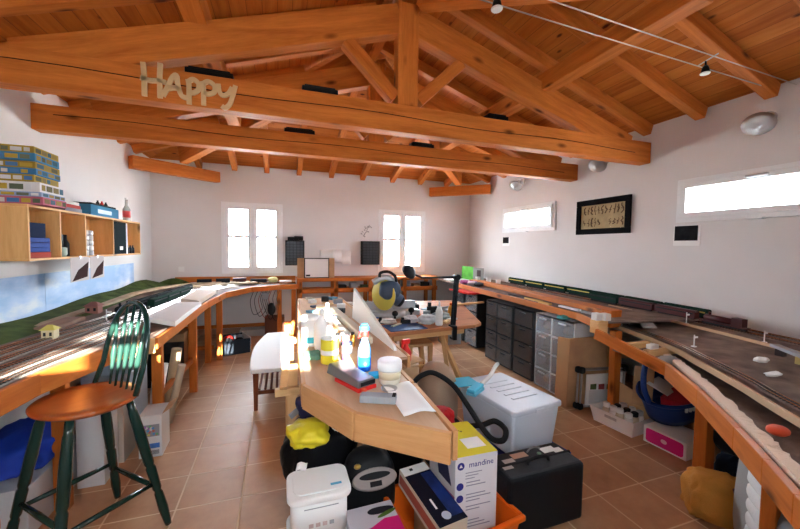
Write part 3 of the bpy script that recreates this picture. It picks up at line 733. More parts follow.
# hanging cables and transformer
t = thing('hanging_cables', 'bundle of black cables hanging under the far baseboard', 'cables', (-.25, 5.85, .4))
for i in range(5):
    x = -.38 + i * .06
    mb = MB(); mb.tube(smooth_path([(x, 5.93, .79), (x - .05, 5.92, .62), (x + .02 * i, 5.92, .42 - .03 * i), (x + .12, 5.92, .50), (x + .10, 5.92, .66), (x + .14, 5.93, .79)], 6), .005, 6); mb.build('cable', BLACKM if i != 2 else plain('red_wire', (.4, .03, .02), .5), t)
mb = MB(); mb.ell((-.12, 5.90, .50), (.06, .045, .10), 14, 10, .05, 2); mb.build('transformer', BLACK, t)
mb = MB(); mb.bx(-.26, -.16, 5.88, 5.94, .66, .76); mb.build('junction_block', GREY, t, bevel=.006)

# ---- shelf on the left wall
X0, X1 = XL + .002, -1.70
sh = thing('wall_shelf', 'open pine box shelf with four compartments on the left wall', 'shelf', (-1.8, 4.3, 1.365))
SY = wood('shelf_pine_long', (.78, .46, .18), (.60, .31, .10), 1, .45)
mb = MB(); mb.bx(X0, X1, 3.26, 5.42, 1.365, 1.383); mb.build('bottom_board', SY, sh, bevel=.002)
mb = MB(); mb.bx(X0, X1, 3.26, 5.42, 1.757, 1.775); mb.build('top_board', SY, sh, bevel=.002)
mb = MB(); mb.bx(X0, X0 + .008, 3.27, 5.41, 1.383, 1.757); mb.build('back_board', SY, sh)
for y in (3.269, 3.66, 4.06, 4.64, 5.411):
    mb = MB(); mb.bx(X0 + .008, X1 - .001, y - .009, y + .009, 1.383, 1.757); mb.build('upright_board', W_SHELF, sh, bevel=.002)
BOOKC = [(.03, .06, .22), (.05, .09, .32), (.40, .04, .03), (.45, .38, .12), (.75, .73, .70), (.25, .42, .55), (.10, .25, .14), (.55, .20, .22), (.62, .60, .55), (.02, .02, .025)]
def book(x0, x1, y0, y1, z0, z1, c, label, group, spine='-y', name='book'):
    t = thing(name, label, 'book', ((x0 + x1) / 2, (y0 + y1) / 2, z0), group)
    cm_ = plain('cover_%d_%d_%d' % tuple(int(v * 100) for v in c), c, .75, spec=.05)
    lay = (z1 - z0) < min(x1 - x0, y1 - y0); e = .003
    mb = MB()
    if lay:
        mb.bx(x0, x1, y0, y1, z0, z0 + e); mb.bx(x0, x1, y0, y1, z1 - e, z1)
        if spine == '-y': mb.bx(x0, x1, y0, y0 + e, z0, z1)
        else: mb.bx(x1 - e, x1, y0, y1, z0, z1); mb.bx(x0, x1 - e, y0, y0 + e, z0 + e, z1 - e)
    else:
        mb.bx(x0, x1, y0, y0 + e, z0, z1); mb.bx(x0, x1, y1 - e, y1, z0, z1); mb.bx(x1 - e, x1, y0, y1, z0, z1)
    mb.build('cover', cm_, t)
    mb = MB(); g = .004; mb.bx(x0 + g, x1 - g, y0 + g, y1 - g, z0 + e, z1 - e); mb.build('pages', PAPER, t)
    mb = MB()
    if lay and spine == '-y': mb.bx(x0 + .02, x1 - .05, y0 - .0006, y0, (z0 * 2 + z1) / 3, (z0 + 2 * z1) / 3)
    elif not lay: mb.bx(x1, x1 + .0006, (y0 * 2 + y1) / 3, (y0 + 2 * y1) / 3, z0 + .03, z1 - .06)
    if mb.v: mb.build('spine_panel', plain('spine_print', (.62, .60, .50), .5) if sum(c) < 1.4 else plain('spine_print_dark', (.12, .16, .32), .5), t)
    return t
z = 1.775; names = ['bottom pink and white', 'second white and blue', 'third white', 'fourth yellow and blue', 'fifth blue', 'sixth yellow', 'seventh blue', 'topmost yellow']
cols = [(.46, .12, .16), (.28, .36, .52), (.70, .68, .66), (.36, .25, .04), (.05, .19, .38), (.34, .23, .04), (.06, .22, .38), (.38, .26, .04)]
for i, (c, h) in enumerate(zip(cols, (.055, .035, .07, .05, .045, .05, .055, .05))):
    x1 = X0 + .30 - .012 * (i % 3) if i < 3 else X0 + .262 - .008 * (i % 2); y0 = 3.272 + .01 * (i % 3); y1 = y0 + (.45 if i < 2 else .30)
    if i < 3: y1 = y0 + .30
    t = thing('model_kit_box', '%s box in the tall stack on the near shelf end' % names[i], 'box', ((X0 + x1) / 2, y0, z), 'stack on the wall shelf')
    mb = MB(); mb.bx(X0 + .004, x1, y0, y1, z, z + h); mb.build('carton', plain('kit_%d' % i, c, .7, spec=.08), t, bevel=.002)
    rn = random.Random(i); k = 0; xx = X0 + .015
    while xx < x1 - .05 and k < 4:
        w = rn.uniform(.03, .08); mb = MB(); mb.bx(xx, min(xx + w, x1 - .01), y0 - .0008, y0, z + h * .2, z + h * .75); mb.build('printed_panel', plain('panel_%d' % ((i + k) % 5), [(.62, .60, .55), (.08, .20, .42), (.50, .34, .05), (.14, .16, .10), (.66, .66, .66)][(i + k) % 5], .7, spec=.08), t); xx += w + .012; k += 1
    yy = y0 + .02; k = 0
    while yy < y1 - .05 and k < 4:
        w = rn.uniform(.04, .08); mb = MB(); mb.bx(x1, x1 + .0008, yy, min(yy + w, y1 - .01), z + h * .2, z + h * .8); mb.build('printed_panel', plain('side_%d' % ((i + k) % 4), [(.20, .15, .06), (.05, .12, .16), (.28, .20, .05), (.10, .10, .05)][(i + k) % 4], .7, spec=.08), t); yy += w + .012; k += 1
    z += h + .0008
z = 1.775
for i, c in enumerate(((.30, .30, .32), (.50, .08, .07), (.66, .62, .58))):
    y0 = 3.73 + .02 * i; book(X0 + .01, X1 - .01 * i, y0, y0 + .27 - .02 * i, z, z + .03, c, ['grey', 'red', 'pale'][i] + ' magazine lying flat on the wall shelf beside the tall stack', 'flat magazines on the wall shelf', 'x'); z += .0305
t = thing('model_box', 'blue boxed model lying on the wall shelf', 'box', (-1.8, 4.5, 1.775))
mb = MB(); mb.bx(X0 + .02, X1, 4.16, 4.78, 1.775, 1.875); mb.build('carton', plain('box_blue', (.06, .22, .36), .85, spec=.04), t, bevel=.003)
mb = MB(); mb.bx(X1, X1 + .001, 4.30, 4.60, 1.80, 1.84); mb.build('printed_band', plain('box_pale_blue', (.35, .55, .68), .4), t)
mb = MB(); mb.bx(X0 + .02, X1 - .01, 4.2, 4.74, 1.8755, 1.895); simple('dark_tray', mb, BLACKM, 'thin dark tray on the blue boxed model', 'tray', bevel=.003)
for i in range(3):
    mb = MB(); y = 4.45 + i * .09; mb.lathe([(.016, 0), (.016, .02), (.008, .03), (.008, .045)], (-1.76, y, 1.8955)); simple('paint_pot', mb, RED if i == 1 else BLACK, '%s small paint pot from the left on top of the thin dark tray' % ords[i], 'pot', 'paint pots')
t = thing('glass_bottle', 'clear bottle with red label at the far end of the wall shelf', 'bottle', (-1.79, 5.26, 1.775))
mb = MB(); mb.lathe([(.038, 0), (.04, .01), (.04, .15), (.016, .20), (.014, .27)], (-1.79, 5.26, 1.775)); mb.build('bottle_body', clear('bottle_clear', (.80, .82, .78), .35), t)
mb = MB(); mb.lathe([(.0405, .05), (.0405, .13)], (-1.79, 5.26, 1.775)); mb.build('label', plain('bottle_label', (.7, .1, .1), .5), t)
mb = MB(); mb.lathe([(.017, .27), (.017, .295)], (-1.79, 5.26, 1.775)); mb.build('cap', WHITE, t)
# in the compartments
z = 1.383
book(X0 + .012, X1 - .02, 3.30, 3.56, z, z + .045, (.42, .06, .04), 'red book at the bottom of the nearest shelf compartment', 'books in the nearest compartment', 'x'); z += .0455
for i in range(3):
    book(X0 + .012, X1 - .02, 3.30, 3.55, z, z + .036, (.05, .09, .32), '%s blue book up from the red one in the nearest compartment' % ords[i], 'books in the nearest compartment', 'x'); z += .0365
mb = MB(); mb.bx(X0 + .012, X1 - .02, 3.30, 3.50, z, z + .11); simple('dark_carton', mb, plain('navy_carton', (.02, .03, .07), .85, spec=.04), 'navy carton on the blue books in the nearest compartment', 'box', bevel=.003)
mb = MB(); mb.lathe([(.05, 0), (.06, .02), (.06, .075), (.045, .08)], (-1.79, 3.80, 1.383)); simple('mint_tin', mb, plain('mint_green', (.38, .50, .40), .4), 'pale mint tin in the second shelf compartment', 'tin')
mb = MB(); mb.lathe([(.035, 0), (.035, .10), (.018, .13), (.018, .17)], (-1.79, 3.80, 1.4635)); simple('dark_bottle', mb, BLACK, 'dark bottle standing on the mint tin', 'bottle')
mb = MB(); mb.lathe([(.03, 0), (.03, .11), (.014, .15), (.014, .19)], (-1.80, 3.93, 1.383)); simple('dark_bottle', mb, BLACK, 'dark bottle beside the mint tin', 'bottle')
for i in range(5):
    for j in range(2):
        mb = MB(); mb.lathe([(.034, 0), (.036, .008), (.036, .042), (.030, .048)], (-1.75, 4.13 + j * .09, 1.383 + i * .0485)); simple('paint_tin', mb, plain('tin_grey', (.45, .45, .44), .35, .5) if (i + j) % 2 else plain('tin_pale', (.62, .60, .55), .4), '%s paint tin from the bottom of the %s column in the third compartment' % (ords[i], 'left' if j == 0 else 'right'), 'tin', 'stacked paint tins')
t = thing('magazine_file', 'black magazine file in the last compartment of the wall shelf', 'file', (-1.8, 4.85, 1.383))
mb = MB(); mb.bx(X0 + .012, X1 - .004, 4.68, 4.98, 1.3845, 1.745); mb.build('file_body', plain('file_black', (.012, .02, .022), .85, spec=.04), t, bevel=.003)
mb = MB(); mb.bx(X1 - .0045, X1 - .002, 4.80, 4.88, 1.43, 1.47); mb.build('label', PAPER, t)
mb = MB(); mb.bx(X0 + .012, X1 - .006, 4.99, 5.025, 1.383, 1.74); simple('white_folder', mb, PAPER, 'white folder next to the black magazine file', 'folder')
for i in range(3):
    mb = MB(); mb.lathe([(.018, 0), (.018, .06), (.008, .08), (.008, .1)], (-1.74, 5.12 + i * .08, 1.383)); simple('glue_bottle', mb, BLACK, '%s little black bottle from the left in the last compartment' % ords[i], 'bottle', 'little black bottles')
# two ship photographs hanging below the shelf
for i, (y0, y1) in enumerate(((3.77, 4.08), (4.11, 4.38))):
    t = thing('ship_photo', ['near', 'far'][i] + ' photo of a dark ship bow hanging from the wall shelf', 'photo', (X1, (y0 + y1) / 2, 1.17), 'hanging ship photos')
    xx = X1 + .004
    mb = MB(); mb.bx(xx, xx + .002, y0, y1, 1.16, 1.375); mb.build('print', plain('photo_pale', (.55, .50, .48), .85, spec=.04), t)
    mb = MB(); mb.add([(xx + .0025, y0 + .02, 1.165), (xx + .0025, y1 - .03, 1.19), (xx + .0025, y1 - .005, 1.33), (xx + .0025, y0 + .12, 1.26)], [(0, 1, 2, 3)]); mb.build('ship_bow', plain('bow_dark', (.045, .018, .016), .85, spec=.04), t)
    mb = MB(); mb.bx(xx, xx + .006, (y0 + y1) / 2 - .01, (y0 + y1) / 2 + .01, 1.36, 1.385); mb.build('clip', STEEL, t)
# ---- the bar stool
def stool():
    t = thing('bar_stool', 'dark green spindle back bar stool with orange wooden seat', 'stool', (0, 0, 0))
    SEAT = wood('seat_wood', (.40, .095, .014), (.28, .052, .007), 1, .22, knots=False, coat=.6)
    GR = plain('bottle_green_paint', (.010, .032, .024), .22, coat=.5)
    zs = .735
    mb = MB(); n = 40; rings = []
    prof = [(.0, -.034), (.12, -.034), (.185, -.028), (.212, -.012), (.215, 0), (.205, .008), (.15, .002), (.08, -.003), (.0, -.004)]
    mb.lathe([(max(r, .001), zs + z_) for r, z_ in prof], n=n, sx=1.05, sy=.97); mb.build('seat', SEAT, t)
    tops = [(-.12, -.12), (.12, -.12), (.12, .12), (-.12, .12)]; feet = [(-.235, -.235), (.235, -.235), (.235, .235), (-.235, .235)]
    def pt(k, f): return Vector((tops[k][0] + (feet[k][0] - tops[k][0]) * f, tops[k][1] + (feet[k][1] - tops[k][1]) * f, (zs - .03) * (1 - f)))
    for k in range(4):
        fr = [0, .08, .1, .3, .5, .52, .54, .7, .72, .74, .86, .97, 1.0]; rr = [.017, .018, .021, .025, .023, .018, .023, .021, .015, .02, .023, .017, .015]
        mb = MB(); mb.tube([pt(k, f) for f in fr], rr, 12); mb.build('leg', GR, t)
    for a, b, f in ((0, 1, .62), (2, 3, .70), (1, 2, .66), (3, 0, .66)):
        mb = MB(); p, q = pt(a, f), pt(b, f); mb.tube([p, p.lerp(q, .5), q], [.010, .014, .010], 10); mb.build('stretcher', GR, t)
    hp = []
    for i in range(25):
        a = pi * (1 - i / 24); s = sin(a) ** .62; x = .175 * cos(a) * (1 + .12 * sin(a)); hp.append((x, .13 + .095 * s, zs + .0 + .445 * s))
    hp[0] = (-.185, .115, zs); hp[-1] = (.185, .115, zs)
    mb = MB(); mb.tube(hp, .0135, 10); mb.build('back_hoop', GR, t)
    for i in range(5):
        x = -.10 + .05 * i; xt = x * 1.25; ht = .445 * (1 - (abs(xt) / .198) ** 2.2) ** .5
        b = Vector((x, .145, zs)); e = Vector((xt, .13 + .095 * ht / .445, zs + ht))
        mb = MB(); mb.tube([b.lerp(e, f) for f in (0, .2, .45, .6, 1)], [.006, .007, .015, .012, .006], 8); mb.build('spindle', GR, t)
    return t
place(stool(), (-.90, 2.115, 0), -pi / 4 + .03)
# ------------------------------------------------------------------ right side
ZR0 = .90
rb2 = thing('railway_baseboard', 'long orange timber baseboard of the model railway above the drawer towers', 'model railway table', (3.2, 4.2, 0))
fr = [(2.87, 6.09), (2.87, 5.30), (2.82, 4.68), (2.68, 2.60), (2.52, 2.23)]
mb = MB(); mb.prism([(XR - .004, 2.05), (XR - .004, YF - .004), (2.905, YF - .004)] + fr, ZR0 - .018, ZR0 - .004); mb.build('deck', GROUNDM, rb2)
fascia(rb2, fr[1:], ZR0 - .062, ZR0 + .006)
up = [(3.20, 5.5), (2.90, 2.78), (2.83, 2.40)]
mb = MB(); mb.prism([(3.20, 5.5), (2.90, 2.78), (2.83, 2.40), (2.98, 2.38), (3.05, 2.78), (3.36, 5.5)], .933, .95); mb.build('raised_board', W_OY, rb2, bevel=.002)
fascia(rb2, up, .90, .95)
for x, y in ((3.16, 5.0), (3.06, 4.1), (2.97, 3.3)):
    mb = MB(); mb.bx(x, x + .10, y - .03, y + .03, ZR0 - .004, .933); mb.build('spacer_block', W_PX, rb2, bevel=.002)
mb = MB(); mb.bx(2.82, 2.95, 2.36, 2.46, .80, .958); mb.build('end_post', W_OZ, rb2, bevel=.004)
mb = MB(); mb.bx(2.50, 2.60, 2.20, 2.29, .80, .912); mb.build('corner_block', W_PX, rb2, bevel=.004)
for x, y in ((3.6, 5.9), (3.68, 4.55), (3.68, 3.4), (3.68, 2.5)): leg(rb2, x, y, ZR0 - .02)
# near section
rb3 = thing('railway_baseboard', 'near right baseboard with brown unfinished scenery sloping from the wall', 'model railway table', (3.0, 1.2, 0))
nf = [(2.43, 1.60), (2.14, 1.235), (1.84, .915), (1.66, .735), (1.51, .59), (1.25, .32)]
mb = MB(); mb.prism([(XR - .004, .32), (XR - .004, 2.04), (2.47, 2.04)] + nf, .715, .735); mb.build('deck', GROUNDM, rb3)
fascia(rb3, nf, .655, .757, .03)
beam('front_rail', (2.425, 2.16, .825), (2.43, 1.60, .713), .03, .085, W_OX, rb3, bevel=.003)
for x, y, w, d in ((2.46, 1.385, .085, .07), (1.918, .812, .13, .05), (2.78, 2.27, .075, .06)):
    leg(rb3, x, y, .715 if y < 2 else .80, w, d)
leg(rb3, 3.6, .6, .715); leg(rb3, 3.6, 1.6, .715)
for x, y in ((2.47, 1.98), (2.50, 1.80)):
    mb = MB(); mb.bx(x, x + .30, y - .02, y + .02, .737, .785); mb.build('cross_piece', W_PX, rb3, bevel=.003)
sb = smooth_path([(2.96, 2.40, .80), (2.71, 1.77, .80), (2.52, 1.47, .80), (2.30, 1.14, .80), (2.17, .97, .80), (2.06, .82, .80), (1.80, .45, .80)], 6)
n = len(sb)
def terr(u, v):
    i = min(int(u * (n - 1)), n - 2); f = u * (n - 1) - i; p = sb[i].lerp(sb[i + 1], f)
    q = Vector((XR - .01, 2.3 - 2.0 * u, .84))
    r = p.lerp(q, v); r.z += .012 * sin(3.1 * v + 4 * u) * v * (1 - v) * 4; return r
mb = MB(); mb.sheet(terr, 30, 14, .012); simple('terrain_board', mb, GROUNDM, 'broad brown scenery surface on the near right railway table', 'scenery base')
mb = MB(); ribbon(mb, offset(sb, -.012, -.02), .018, .034); simple('edge_strip', mb, plain('tan_strip', (.52, .36, .22), .7), 'curved tan edging strip between the two levels of brown scenery', 'edging strip')
# cream insulation foam along the front rail
fp = smooth_path([(2.60, 1.72, .737), (2.50, 1.58, .737), (2.22, 1.255, .737), (1.92, .935, .737), (1.73, .74, .737), (1.58, .59, .737)], 10); rn = random.Random(8)
mb = MB(); vs_ = []; m_ = len(fp)
for i, p in enumerate(fp):
    t = (fp[min(i + 1, m_ - 1)] - fp[max(i - 1, 0)]); t.normalize(); s = Vector((-t.y, t.x, 0)); w = .035 + rn.uniform(-.006, .012)
    vs_ += [p + s * w, p - s * .022, p - s * .022 + V(0, 0, .03), p + s * (w - .012) + V(0, 0, .034 + rn.uniform(-.004, .006))]
mb.add(vs_, [(3, 2, 1, 0), tuple(4 * (m_ - 1) + k for k in range(4))] + [(4 * i + k, 4 * i + (k + 1) % 4, 4 * i + 4 + (k + 1) % 4, 4 * i + 4 + k) for i in range(m_ - 1) for k in range(4)])
simple('foam_edging', mb, plain('cream_foam', (.72, .58, .46), .85, bump=.5, bscale=70), 'ragged cream foam edging behind the near right front rail', 'edging strip')
# tracks
track([(3.66, 6.0, .925), (3.66, 4.8, .918), (3.66, 3.2, .892), (3.64, 2.3, .875), (3.55, 1.5, .862), (3.45, .7, .86)], 'track against the right wall carrying the green coaches', 'tracks along the right wall', GROUNDM)
track([(3.54, 4.6, .916), (3.54, 3.2, .892), (3.52, 2.3, .875), (3.42, 1.5, .862), (3.28, .7, .86)], 'track in front of the green coaches carrying the maroon train', 'tracks along the right wall', GROUNDM)
mb = MB(); ribbon(mb, smooth_path([(3.60, 6.0, .905), (3.60, 4.8, .898), (3.60, 3.2, .872), (3.58, 2.3, .855), (3.48, 1.5, .842), (3.36, .7, .84)], 8), .26, .0185); simple('embankment', mb, GROUNDM, 'brown embankment carrying the tracks along the right wall', 'scenery bank')
mb = MB(); ribbon(mb, smooth_path([(3.43, 2.9, .885), (3.38, 2.4, .87), (3.30, 2.0, .862), (3.24, 1.7, .858), (3.16, 1.4, .856), (3.01, .9, .856)], 8), .022, .020); simple('edge_strip', mb, plain('tan_strip', (.52, .36, .22), .7), 'straight tan wooden strip below the trains on the right wall', 'edging strip')
track([(3.00, 2.36, .812), (2.77, 1.78, .812), (2.58, 1.46, .812), (2.37, 1.13, .812), (2.23, .95, .812), (1.90, .45, .812)], 'single track following the curved tan edging strip', 'front track on the right', GROUNDM)
P0 = [(3.66, 4.95), (3.66, 2.05)]
for i in range(7):
    y = 4.98 - i * .42
    z = .919 if y > 4.8 else .892 + .026 * (y - 3.2) / 1.6 if y > 3.2 else .875 + .017 * (y - 2.3) / .9
    y2 = y - .39; z2 = .919 if y2 > 4.8 else .892 + .026 * (y2 - 3.2) / 1.6 if y2 > 3.2 else .875 + .017 * (y2 - 2.3) / .9
    coach((3.658, y, z + .016), (3.658 if y2 > 3 else 3.645, y2, z2 + .016), .06, .075, GREENC, '%s dark green coach from the far end along the right wall' % ords[i], 'green coaches on the right wall', lining=True)
for i in range(4):
    y = 3.25 - i * .40; f = lambda y: (3.54 if y > 3.0 else 3.54 - .02 * (3.0 - y) / .7 if y > 2.3 else 3.52 - .1 * ((2.3 - y) / .8) ** 1.2)
    g = lambda y: .892 - .017 * (3.2 - y) / .9 if y > 2.3 else .875 - .013 * (2.3 - y) / .8
    coach((f(y), y, g(y) + .016), (f(y - .37), y - .37, g(y - .37) + .016), .058, .068, MAROON if i else GREENC, '%s carriage of the maroon train on the right wall' % ['leading green', 'first maroon', 'second maroon', 'last maroon'][i], 'maroon train', boiler=(i == 3), name='railway_coach' if i < 3 else 'steam_locomotive')
signal(3.40, 2.10, .862, .10, 'white signal post beside the maroon train on the right'); signal(2.78, 1.66, .825, .085, 'white signal post in the middle of the brown scenery'); signal(3.25, 1.5, .862, .085, 'white signal post at the tail of the maroon train')
board('road_ramp', [(3.26, 2.50), (3.34, 2.42), (2.92, 2.02), (2.82, 2.06)], .866, .014, plain('road_grey', (.24, .24, .25), .6), 'grey tapering road ramp descending across the right scenery', 'ramp')
# white cups on the corner block
for i, (x, y, m, z) in enumerate(((2.53, 2.25, WHITE, .9125), (2.585, 2.215, WHITE, .9125))):
    mb = MB(); mb.bx(x - .03, x + .03, y - .03, y + .03, z, z + .055); mb.bx(x - .024, x + .024, y - .032, y + .028, z + .055, z + .06); simple('white_block', mb, m, ['left', 'right'][i] + ' of two white blocks on the corner of the right railway', 'block', 'white blocks on the rail', bevel=.006)
mb = MB(); mb.bx(2.54, 2.62, 1.79, 1.83, .7855, .82); simple('white_packet', mb, WHITE, 'small white packet on the cross piece in the open frame', 'packet', bevel=.004)
mb = MB(); mb.ell((2.52, 1.66, .757), (.09, .05, .024), 14, 8, .12, 4); simple('grey_rag', mb, GREY, 'grey rag lying in the corner of the near front rail', 'rag')
# unfinished bridge
t = thing('model_bridge', 'unfinished grey model bridge on dark piers at the near right', 'model bridge', (2.92, 1.2, .83))
mb = MB(); mb.bar((3.06, 1.36, .895), (2.75, .95, .89), .05, .018); mb.build('bridge_deck', plain('bridge_grey', (.33, .35, .37), .5), t)
for i, (x, y) in enumerate(((3.02, 1.31), (2.91, 1.17), (2.80, 1.03))):
    mb = MB(); mb.bx(x - .02, x + .02, y - .02, y + .02, .843, .886); mb.build('pier', plain('pier_dark', (.04, .03, .03), .7) if i != 1 else plain('pier_yellow', (.55, .48, .20), .6), t)
mb = MB(); mb.ell((2.78, 1.29, .846), (.055, .03, .016), 12, 8, .15, 6); simple('paper_scrap', mb, PAPER, 'crumpled white scrap on the brown scenery before the bridge', 'paper', 'white scraps on scenery')
mb = MB(); mb.ell((2.55, 1.13, .838), (.06, .025, .011), 12, 8, .2, 7); simple('paper_scrap', mb, PAPER, 'flat white scrap on the brown scenery near the track', 'paper', 'white scraps on scenery')
mb = MB(); mb.ell((1.93, .83, .773), (.045, .035, .02), 14, 8); simple('jar_top', mb, plain('red_orange', (.7, .10, .04), .5), 'round red jar lid lying by the nearest end of the track', 'jar lid')

# ---- things on the far right deck
t = thing('greeting_card', 'open green and white card standing on the far right baseboard', 'card', (3.55, 5.85, ZR0))
mb = MB(); mb.bar((3.38, 6.12, ZR0 + .13), (3.46, 5.84, ZR0 + .13), .004, .25); mb.build('green_page', plain('leaf_green', (.14, .50, .07), .6, vary=.3), t)
mb = MB(); mb.bar((3.46, 5.835, ZR0 + .125), (3.52, 5.56, ZR0 + .125), .004, .235); mb.build('photo_page', plain('card_grey', (.26, .26, .24), .6), t)
mb = MB(); mb.bar((3.475, 5.72, ZR0 + .13), (3.495, 5.63, ZR0 + .13), .006, .14); mb.build('dark_picture', plain('card_dark', (.05, .03, .03), .6), t)
for i, (x, y) in enumerate(((3.50, 5.45), (3.56, 5.20), (3.58, 4.95))):
    mb = MB(); mb.lathe([(.035, 0), (.042, .10), (.038, .10), (.032, .01)], (x - .17, y, ZR0)); simple('white_cup', mb, WHITE, '%s small white cup beside the green card' % ['first', 'second', 'third'][i], 'cup', 'white cups')
mb = MB(); mb.bx(2.95, 3.35, 5.75, 6.05, ZR0, ZR0 + .02); simple('white_tray', mb, WHITE, 'flat white tray in the far right corner of the baseboard', 'tray', bevel=.006)
for i, (x, y, c) in enumerate(((2.98, 5.3, (.45, .12, .28)), (3.02, 5.1, (.30, .14, .40)), (3.00, 4.88, (.05, .05, .06)), (2.95, 5.0, (.6, .5, .5)))):
    mb = MB(); mb.ell((x, y, ZR0 + .032), (.07, .08, .034), 14, 8, .2, i, .8); simple('cloth_bundle', mb, plain('bundle_%d' % i, c, .8), ['pink', 'purple', 'black', 'pale'][i] + ' little bundle on the baseboard before the white cups', 'bundle', 'little bundles')
for i, (x, y, c, ln) in enumerate(((2.86, 3.9, (.03, .02, .02), .45), (2.84, 3.55, (.58, .36, .10), .3), (2.80, 2.95, (.75, .73, .7), .28), (2.79, 3.25, (.58, .36, .10), .2), (2.76, 2.62, (.35, .34, .33), .3))):
    mb = MB(); mb.bar((x, y, ZR0 + .008), (x - .02, y - ln, ZR0 + .008), .04, .02); simple('tool_strip', mb, plain('strip_%d' % i, c, .6), ['dark file', 'yellow ruler', 'white plastic strip', 'yellow wooden block', 'grey metal strip'][i] + ' lying behind the front rail of the right baseboard', 'tool', bevel=.003)

# ---- drawer towers below the right baseboard
def tower(x, y0, y1, n, label, shell, front, H=.81, depth=.40, ax='y'):
    t = thing('drawer_tower', label, 'drawer tower', (x + depth / 2, (y0 + y1) / 2, 0), 'plastic drawer towers')
    mb = MB(); w = .012
    mb.bx(x, x + depth, y0, y0 + w, .02, H); mb.bx(x, x + depth, y1 - w, y1, .02, H); mb.bx(x, x + depth, y0, y1, H - .015, H); mb.bx(x + depth - w, x + depth, y0 + w, y1 - w, .02, H - .015)
    h = (H - .035) / n
    for i in range(n + 1): mb.bx(x, x + depth - w, y0 + w, y1 - w, .02 + h * i, .02 + h * i + .012)
    mb.build('tower_frame', shell, t)
    rn = random.Random(int(y0 * 100))
    for i in range(n):
        z0 = .036 + h * i; z1 = z0 + h - .022
        d = MB(); a, b = y0 + .016, y1 - .016
        d.bx(x - .008, x + .004, a, b, z0, z1); d.bx(x + .004, x + depth - .03, a, a + .004, z0, z1 - .02); d.bx(x + .004, x + depth - .03, b - .004, b, z0, z1 - .02); d.bx(x + .004, x + depth - .03, a, b, z0, z0 + .004)
        dr = d.build('drawer', front, t)
        k = MB(); k.bx(x - .020, x - .008, (a + b) / 2 - .05, (a + b) / 2 + .05, z1 - .035, z1 - .018); k.build('pull', shell, dr, bevel=.004)
        c = MB()
        c.ell((x + .16, (a + b) / 2 + rn.uniform(-.03, .03), z0 + .05 + .012), (.12, (b - a) * .38, .05), 12, 8, .2, rn.randint(0, 99), .7)
        c.build('contents', plain('stuffing_%d' % rn.randint(0, 4), rn.choice([(.5, .48, .45), (.12, .12, .13), (.45, .25, .12), (.3, .32, .36), (.65, .62, .58)]), .7), dr)
    return t
SMOKE = clear('smoked_plastic', (.22, .23, .24), .42, .2); SMD = clear('dark_smoked', (.07, .07, .075), .75, .25); CLR = clear('clear_plastic', (.78, .82, .86), .26, .15)
SHD = plain('tower_charcoal', (.05, .052, .056), .4); SHW = plain('tower_white', (.74, .76, .78), .4)
tower(2.68, 3.89, 4.15, 4, 'smoked drawer tower farthest from the cardboard, under the front rail', SHD, SMOKE)
tower(2.67, 3.56, 3.88, 4, 'smoked drawer tower between the farthest one and the darkest one', SHD, SMOKE)
tower(2.67, 3.19, 3.53, 4, 'darkest smoked drawer tower next to the clear white ones', SHD, SMD)
tower(2.665, 2.905, 3.145, 4, 'clear white drawer tower beside the darkest smoked tower', SHW, CLR)
tower(2.66, 2.60, 2.90, 4, 'clear white drawer tower half hidden behind the brown cardboard', SHW, CLR)
tower(2.76, 4.52, 4.86, 3, 'clear and black drawer tower under the red tray', BLACKM, CLR, .82, .38)
tower(2.78, 4.95, 5.25, 3, 'grey drawer tower in the far right corner under the baseboard', SHD, SMOKE, .80, .36)
mb = MB(); w0 = (2.64, 4.62); mb.bx(2.62, 3.0, 4.55, 5.15, .8205, .83); mb.bx(2.62, 2.63, 4.55, 5.15, .83, .845); mb.bx(2.62, 3.0, 4.55, 4.56, .83, .845); simple('red_tray', mb, RED, 'shallow red tray on top of the far drawer towers', 'tray')
mb = MB(); mb.ell((2.57, 2.62, .84 - .02), (.0, .0, .0)) if False else None
# ---- cardboard and boards leaning
t = thing('flattened_carton', 'tall flattened brown carton standing in front of the clear drawer tower', 'cardboard', (2.75, 2.6, 0))
mb = MB(); mb.add([(2.535, 2.70, 0), (2.58, 2.60, 0), (2.60, 2.60, .655), (2.555, 2.70, .655), (2.555, 2.71, 0), (2.60, 2.61, 0), (2.62, 2.61, .655), (2.575, 2.71, .655)], [(0, 1, 2, 3), (7, 6, 5, 4), (0, 4, 5, 1), (1, 5, 6, 2), (2, 6, 7, 3), (3, 7, 4, 0)]); mb.build('front_flap', plain('light_cardboard', (.60, .37, .19), .8), t)
mb = MB(); mb.add([(2.585, 2.595, 0), (2.98, 2.52, 0), (2.98, 2.52, .68), (2.605, 2.595, .66), (2.59, 2.61, 0), (2.985, 2.535, 0), (2.985, 2.535, .68), (2.61, 2.61, .66)], [(0, 1, 2, 3), (7, 6, 5, 4), (0, 4, 5, 1), (1, 5, 6, 2), (2, 6, 7, 3), (3, 7, 4, 0)]); mb.build('main_panel', CARD, t)
mb = MB(); mb.ell((2.66, 2.75, .83), (.07, .06, .022), 12, 8, .2, 2); simple('turquoise_cloth', mb, plain('turquoise', (.10, .42, .42), .7), 'bit of turquoise cloth on top of the half hidden clear tower', 'cloth')
mb = MB(); mb.add([(2.84, 2.62, .42), (3.36, 2.56, .42), (3.36, 2.56, .54), (2.84, 2.62, .56), (2.85, 2.66, .42), (3.37, 2.60, .42), (3.37, 2.60, .54), (2.85, 2.66, .56)], [(0, 1, 2, 3), (7, 6, 5, 4), (0, 4, 5, 1), (1, 5, 6, 2), (2, 6, 7, 3), (3, 7, 4, 0)])
mb.bx(3.08, 3.3, 2.62, 2.66, 0, .42); simple('timber_board', mb, W_PX, 'orange timber board behind the black cornered frames', 'board')
